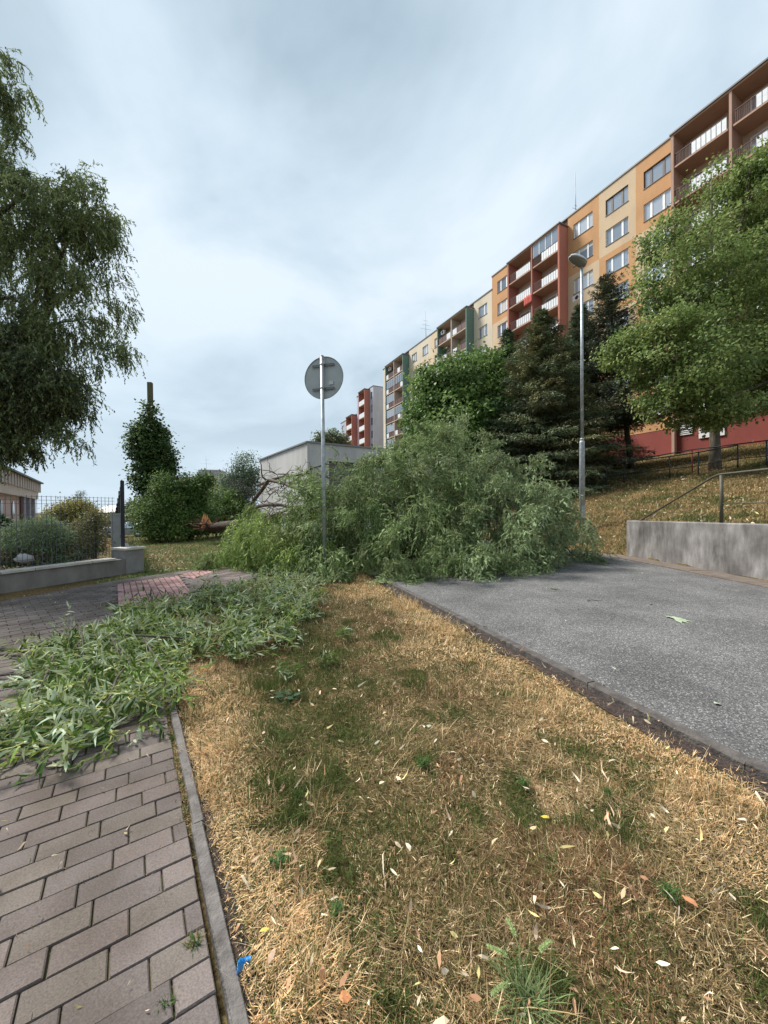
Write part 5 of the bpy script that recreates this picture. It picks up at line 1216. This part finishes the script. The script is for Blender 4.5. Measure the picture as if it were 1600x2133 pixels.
# ------------------------------------------------------------------ broken willow branches on the paving
def in_poly(us, vs, pl):
    r = np.zeros(len(us), bool)
    for (x0, y0), (x1, y1) in zip(pl, pl[1:]+pl[:1]):
        c = ((y0 > vs) != (y1 > vs)) & (us < (x1-x0)*(vs-y0)/(y1-y0+1e-9)+x0); r ^= c
    return r
def pile(name, label, poly, n, dirs, h, length, nl, ln, wd, seed, cols, stems, holes=.35):
    rg = np.random.default_rng(seed); g = [G(u, v).xy for u, v in poly]; pl = [(p.x, p.y) for p in g]
    xs = [p[0] for p in pl]; ys = [p[1] for p in pl]; X = rg.uniform(min(xs), max(xs), n*6); Y = rg.uniform(min(ys), max(ys), n*6)
    k = in_poly(X, Y, pl) & (fbm(X*4, Y*4, seed) > holes+.0*X); X, Y = X[k][:n], Y[k][:n]; n = len(X)
    zt = h*(.2+1.1*fbm(X*2.5, Y*2.5, seed+2))*rg.random(n)
    org = np.stack([X, Y, .03+zt], 1)
    an = dirs(X, Y)+rg.normal(0, .6, n); d0 = np.stack([np.cos(an), np.sin(an), rg.uniform(-.1, .5, n)], 1)
    base = org.mean(0)*np.array([1, 1, 0]); o = empty(name, base, 0, label, 'branch', 'broken willow branches on the ground')
    A, T = strands(org, d0, length, nl, ln, wd, .12, .8, cols, seed, gz=.012, spread=.75, twig=.0052, turn=.1, tcol=(.46,.46,.17), upn=1.0)
    parts = [(A[0]-base, *A[1:]), (T[0]-base, *T[1:])]
    J = join(parts); link('leaves', np_mesh('leaves', *J[:3], M_leafs, J[3]), o)
    random.seed(seed); m = MB()
    for pts, r in stems:
        p_ = [G(u, v, z)-Vector(base) for u, v, z in pts]; pp = []
        for x, y in zip(p_, p_[1:]): pp += [x, x.lerp(y, .5)+Vector((random.uniform(-.02,.02), random.uniform(-.03,.03), random.uniform(-.005,.02)))]
        pp.append(p_[-1]); m.tube(pp, [r*(1-.6*q/(len(pp)-1)) for q in range(len(pp))], 8)
    m.build('stem', M_darkbark, o); return o
cnear = [(.09,.16,.03),(.14,.22,.04),(.20,.27,.055),(.05,.10,.02),(.11,.18,.035),(.40,.48,.33),(.06,.12,.025)]
sm_ = np.arctan2
pile('broken_branch', 'nearest leafy willow branch with pale leaf undersides spilled over the paving blocks', [(0,1590),(30,1500),(90,1440),(60,1400),(150,1330),(300,1290),(430,1330),(400,1400),(430,1450),(330,1490),(320,1535),(230,1560),(110,1600)], 560,
     lambda x, y: np.where(x < -1.3, -2.3, -1.2)+0*x, .14, .34, 13, .12, .017, 601, cnear, [([(-60,1352,.04),(50,1356,.05),(90,1345,.07),(130,1330,.12),(250,1322,.17),(380,1330,.15)], .024), ([(-40,1412,.03),(60,1402,.04),(130,1380,.1)], .012), ([(230,1325,.16),(270,1380,.2),(230,1450,.17),(180,1520,.1)], .011), ([(120,1345,.12),(90,1420,.15),(60,1500,.08)], .009), ([(300,1330,.18),(340,1400,.18),(330,1460,.1)], .009), ([(150,1320,.06),(190,1400,.12),(150,1500,.06)], .012), ([(150,1345,.14),(142,1318,.2),(160,1300,.24),(172,1335,.2),(168,1375,.12)], .012)], .44)
pile('broken_branch', 'farther leafy willow branch lying over the grass toward the sign pole', [(230,1290),(330,1262),(440,1235),(560,1225),(650,1250),(660,1290),(600,1330),(500,1370),(440,1380),(360,1360),(280,1345)], 500,
     lambda x, y: 0.1+0*x, .18, .38, 13, .115, .018, 602, cnear, [([(280,1330,.05),(420,1320,.08),(540,1315,.05),(620,1290,.03)], .02), ([(400,1320,.08),(470,1350,.06),(500,1365,.02)], .01)], .45)
pile('broken_branch', 'dark green leafy twigs matted in the grass at foot of the sign', [(480,1225),(560,1200),(680,1190),(720,1205),(680,1235),(560,1245)], 170, lambda x, y: 2.5+0*x, .06, .35, 12, .11, .018, 603, [(.08,.13,.06),(.10,.15,.07)], [([(520,1215,.05),(650,1210,.05)], .015)], .2)
for k, (u, v, lab, an) in enumerate([(580,1410,'small willow sprig with pale leaves on the dry grass middle',.8), (700,1330,'small green willow sprig in grass below the sign',.3), (690,1385,'bluish pale willow sprig in the grass strip',1.8), (290,1525,'pale silvery willow sprig at the paving edge',-.6), (60,1440,'thin twig with yellow leaf on the paving at left',.2)]):
    g_ = G(u, v); rg = np.random.default_rng(650+k); n = 7
    org = np.array([[g_.x, g_.y, .03]])+rg.normal(0, .05, (n, 3))*np.array([1, 1, .1]); d0 = np.stack([np.cos(an+rg.normal(0, .7, n)), np.sin(an+rg.normal(0, .7, n)), np.full(n, .1)], 1)
    A, T = strands(org-np.array(g_), d0, .2, 8, .09, .016, .1, .4, cnear, 660+k, gz=None, spread=.7, twig=.0025, turn=.0); J = join([A, T])
    tag(link('willow_sprig', np_mesh('willow_sprig', *J[:3], M_leaf, J[3]), None, g_+Vector((0, 0, .03))), lab, 'sprig', 'willow sprigs on the ground')

# ------------------------------------------------------------------ single leaves, weeds, litter
def one_leaf(name, label, u, v, ln, wd, a, col, z=.0, group=None, curl=.2, n=1, fan=0, cat='leaf'):
    g_ = G(u, v, z); rg = np.random.default_rng(int(u*7+v)); d = []
    for k in range(n): q = a+(k-(n-1)/2)*fan; d.append([math.cos(q), math.sin(q), .05])
    A = leaf_arrays(np.zeros((n, 3))+np.array([0, 0, .008]), np.array(d), np.tile([0, 0, 1.], (n, 1)), np.full(n, ln)*rg.uniform(.8, 1.1, n), np.full(n, wd), np.full(n, curl), np.tile(np.array([col]), (n, 1)), (.3, .9, .6, 1.0))
    me = np_mesh(name, *A[:3], M_litter, A[3]); o = link(name, me, None, g_); s_ = o.modifiers.new('t', 'SOLIDIFY'); s_.thickness = .001; return tag(o, label, cat, group)
gs = 'single fallen leaves'
one_leaf('fallen_leaf', 'bright yellow leaf lying in brown grass, middle right', 1145, 1708, .05, .02, 2.6, (.60,.42,.06), -.0, gs)
one_leaf('fallen_leaf', 'yellow green leaf near the blue scrap', 540, 1946, .035, .014, .5, (.62,.55,.14), .0, gs)
one_leaf('fallen_leaf', 'pale green leaf alone on the asphalt near the kerb', 1487, 1467, .07, .035, .1, (.42,.48,.36), .004, gs)
one_leaf('fallen_leaf', 'large cream leaf on the paving at tip of the branch', 95, 1600, .12, .03, .35, (.62,.62,.42), .006, gs)
one_leaf('fallen_leaf', 'pale bluish leaf in the grass, centre', 892, 1518, .05, .035, 1.2, (.42,.48,.38), -.01, gs)
one_leaf('fallen_leaf', 'orange brown dry leaf in the grass at lower right', 1455, 1895, .055, .025, 1.9, (.50,.24,.12), -.0, gs)
one_leaf('fallen_leaf', 'orange dry leaf at bottom of the grass', 705, 2085, .04, .03, .2, (.58,.26,.12), .0, gs)
one_leaf('leaf_spray', 'spread pale green maple like leaf cluster on the asphalt', 1405, 1290, .17, .06, -.1, (.40,.47,.33), .004, None, .1, 7, .55, 'leaf cluster')
one_leaf('leaf_spray', 'small dark twig with leaves on asphalt near the fallen tree', 1150, 1227, .14, .03, .3, (.16,.18,.12), .004, None, .1, 5, .5, 'leaf cluster')
for k, (u, v, lab) in enumerate([(995,1307,'short dark twig on asphalt beside the kerb'), (1240,1252,'thin curved twig on the asphalt middle')]):
    g_ = G(u, v, .006); m = MB(); m.tube([(-.12,0,.004),(-.04,.03,.01),(.05,.01,.006),(.13,.04,.004)], [.005,.005,.004,.002], 6); tag(m.build('twig', M_darkbark, None, g_), lab, 'twig', 'twigs on the road')
g_ = G(509, 2028, -.01); m = MB(); vs = []; fs = []; 
for i in range(9):
    a = .6+i*.42
    for j in range(4): rr2 = .016+.004*j+.002*math.sin(i*2.1+j); vs.append((rr2*math.cos(a)*.7, rr2*math.sin(a)*1.2, .012+.010*math.sin(i*.9+j*.8)+.004*j))
for i in range(8):
    for j in range(3): fs.append((i*4+j, i*4+j+1, (i+1)*4+j+1, (i+1)*4+j))
m.add(vs, fs, 0, True); o = m.build('plastic_scrap', mat('blue_plastic', (.02,.22,.55), .35), None, g_); q = o.modifiers.new('t', 'SOLIDIFY'); q.thickness = .0012
tag(o, 'small crumpled scrap of bright blue plastic in dry grass', 'litter')
def weed(label, u, v, nl, ln, wd, cols, seed, up=.6, kind='rosette', z=-.02):
    g_ = G(u, v, z); rg = np.random.default_rng(seed)
    if kind == 'rosette':
        a = rg.uniform(0, 6.28, nl); A = leaf_arrays(rg.normal(0, ln*.4, (nl, 3))*np.array([1, 1, .1])+np.array([0, 0, .005]), np.stack([np.cos(a), np.sin(a), rg.uniform(.1, up, nl)], 1), np.tile([0, 0, 1.], (nl, 1)), ln*rg.uniform(.5, 1.2, nl), wd*rg.uniform(.7, 1.2, nl), rg.uniform(.2, .7, nl), np.array(cols)[rg.integers(0, len(cols), nl)]*(.8+.4*rg.random(nl))[:, None], (.3, .8, .65, 1.0)); mt = M_leafb
    else:
        A = blade_arrays(rg.normal(0, ln*.25, (nl, 3))*np.array([1, 1, 0]), rg.uniform(0, 6.28, nl), np.abs(rg.normal(.4, .3, nl)), ln*rg.uniform(.5, 1.2, nl), wd*rg.uniform(.7, 1.3, nl), rg.normal(.9, .4, nl), np.array(cols)[rg.integers(0, len(cols), nl)]*(.8+.4*rg.random(nl))[:, None]); mt = M_blade
    return tag(link('weed', np_mesh('weed', *A[:3], mt, A[3]), None, g_), label, 'weed', 'green weeds')
wg = [(.06,.12,.03),(.09,.16,.04),(.05,.10,.03)]
weed('round leaved green weed left of centre near the paving edge', 585, 1790, 26, .035, .022, wg, 701)
weed('small clover patch below the round leaved weed', 700, 1895, 60, .02, .012, wg, 702)
weed('dark green tuft in the middle of the grass', 880, 1592, 70, .05, .004, wg, 703, kind='tuft')
weed('dark green tuft at right of the grass, above the orange leaf', 1395, 1865, 110, .05, .003, wg, 704, kind='tuft')
weed('tiny green tuft below the road kerb', 1265, 1652, 50, .035, .004, wg, 705, kind='tuft')
weed('pair of small green tufts in brown grass, right of centre', 1090, 1635, 90, .045, .004, wg, 706, kind='tuft')
weed('green weed growing in a paving joint at bottom left', 345, 2100, 120, .03, .003, wg, 707, kind='tuft', z=-.01)
weed('green weed growing beside the edging, lower left', 405, 1970, 160, .035, .003, wg+[(.3,.2,.1)], 708, kind='tuft', z=-.01)
weed('tiny weed in a paving joint at left middle', 190, 1740, 40, .02, .003, wg, 709, kind='tuft', z=-.01)
weed('broad dark leaf weed in grass near the branch', 600, 1450, 14, .09, .05, [(.06,.11,.06)], 710)
weed('dark green weed tuft, centre left of grass', 620, 1660, 150, .04, .003, wg, 712, kind='tuft')
# foxtail grass clump at the bottom
g_ = G(1095, 2095, -.02); rg = np.random.default_rng(711); n = 160
A = blade_arrays(rg.normal(0, .022, (n, 3))*np.array([1, 1, 0]), rg.uniform(0, 6.28, n), np.abs(rg.normal(.5, .3, n)), rg.uniform(.06, .14, n), np.full(n, .0035), rg.normal(.9, .3, n), np.array([[.16,.22,.09]])*(.7+.7*rg.random(n))[:, None])
fx = empty('foxtail_grass', g_, 0, 'pale green foxtail grass clump at bottom edge of the picture', 'weed')
link('blades', np_mesh('blades', *A[:3], M_blade, A[3]), fx)
M_seed = mnoise('seed_head', [(.22,.30,.10),(.38,.46,.2)], 300, .8)
for k, (a, b, hgt) in enumerate([(2.6,.055,.11),(1.7,.06,.13),(.6,.07,.11),(3.5,.06,.09)]):
    B, D = [], []
    c0 = Vector((0,0,.0)); pts = [Vector((math.cos(a)*b*t**1.4, math.sin(a)*b*t**1.4, hgt*(1-(1-t)**1.8))) for t in np.linspace(0, 1, 8)]
    m = MB(); m.tube(pts, .0012, 4); t_ = (pts[-1]-pts[-2]).normalized()
    hp = [pts[-1]+t_*.006*q+Vector((math.cos(a)*.0009*q*q*.5, math.sin(a)*.0009*q*q*.5, -.0008*q*q*.5)) for q in range(7)]
    sh = m.build('stalk', M_stem, fx)
    N_ = 320; ii = rg.integers(0, 6, N_); ff = rg.random(N_)[:, None]; hp_ = np.array([list(x) for x in hp]); ps = hp_[ii]*(1-ff)+hp_[ii+1]*ff; tt = norm(hp_[ii+1]-hp_[ii])
    dd = norm(tt*.7+unit(rg, N_)); A = blade_arrays(ps, np.arctan2(dd[:, 1], dd[:, 0]), np.arccos(np.clip(dd[:, 2], -1, 1)), np.full(N_, .010), np.full(N_, .0016), np.zeros(N_), np.array([[.30,.38,.16]])*(.7+.6*rg.random(N_))[:, None])
    link('seed_head', np_mesh('seed_head', *A[:3], M_blade, A[3]), sh)
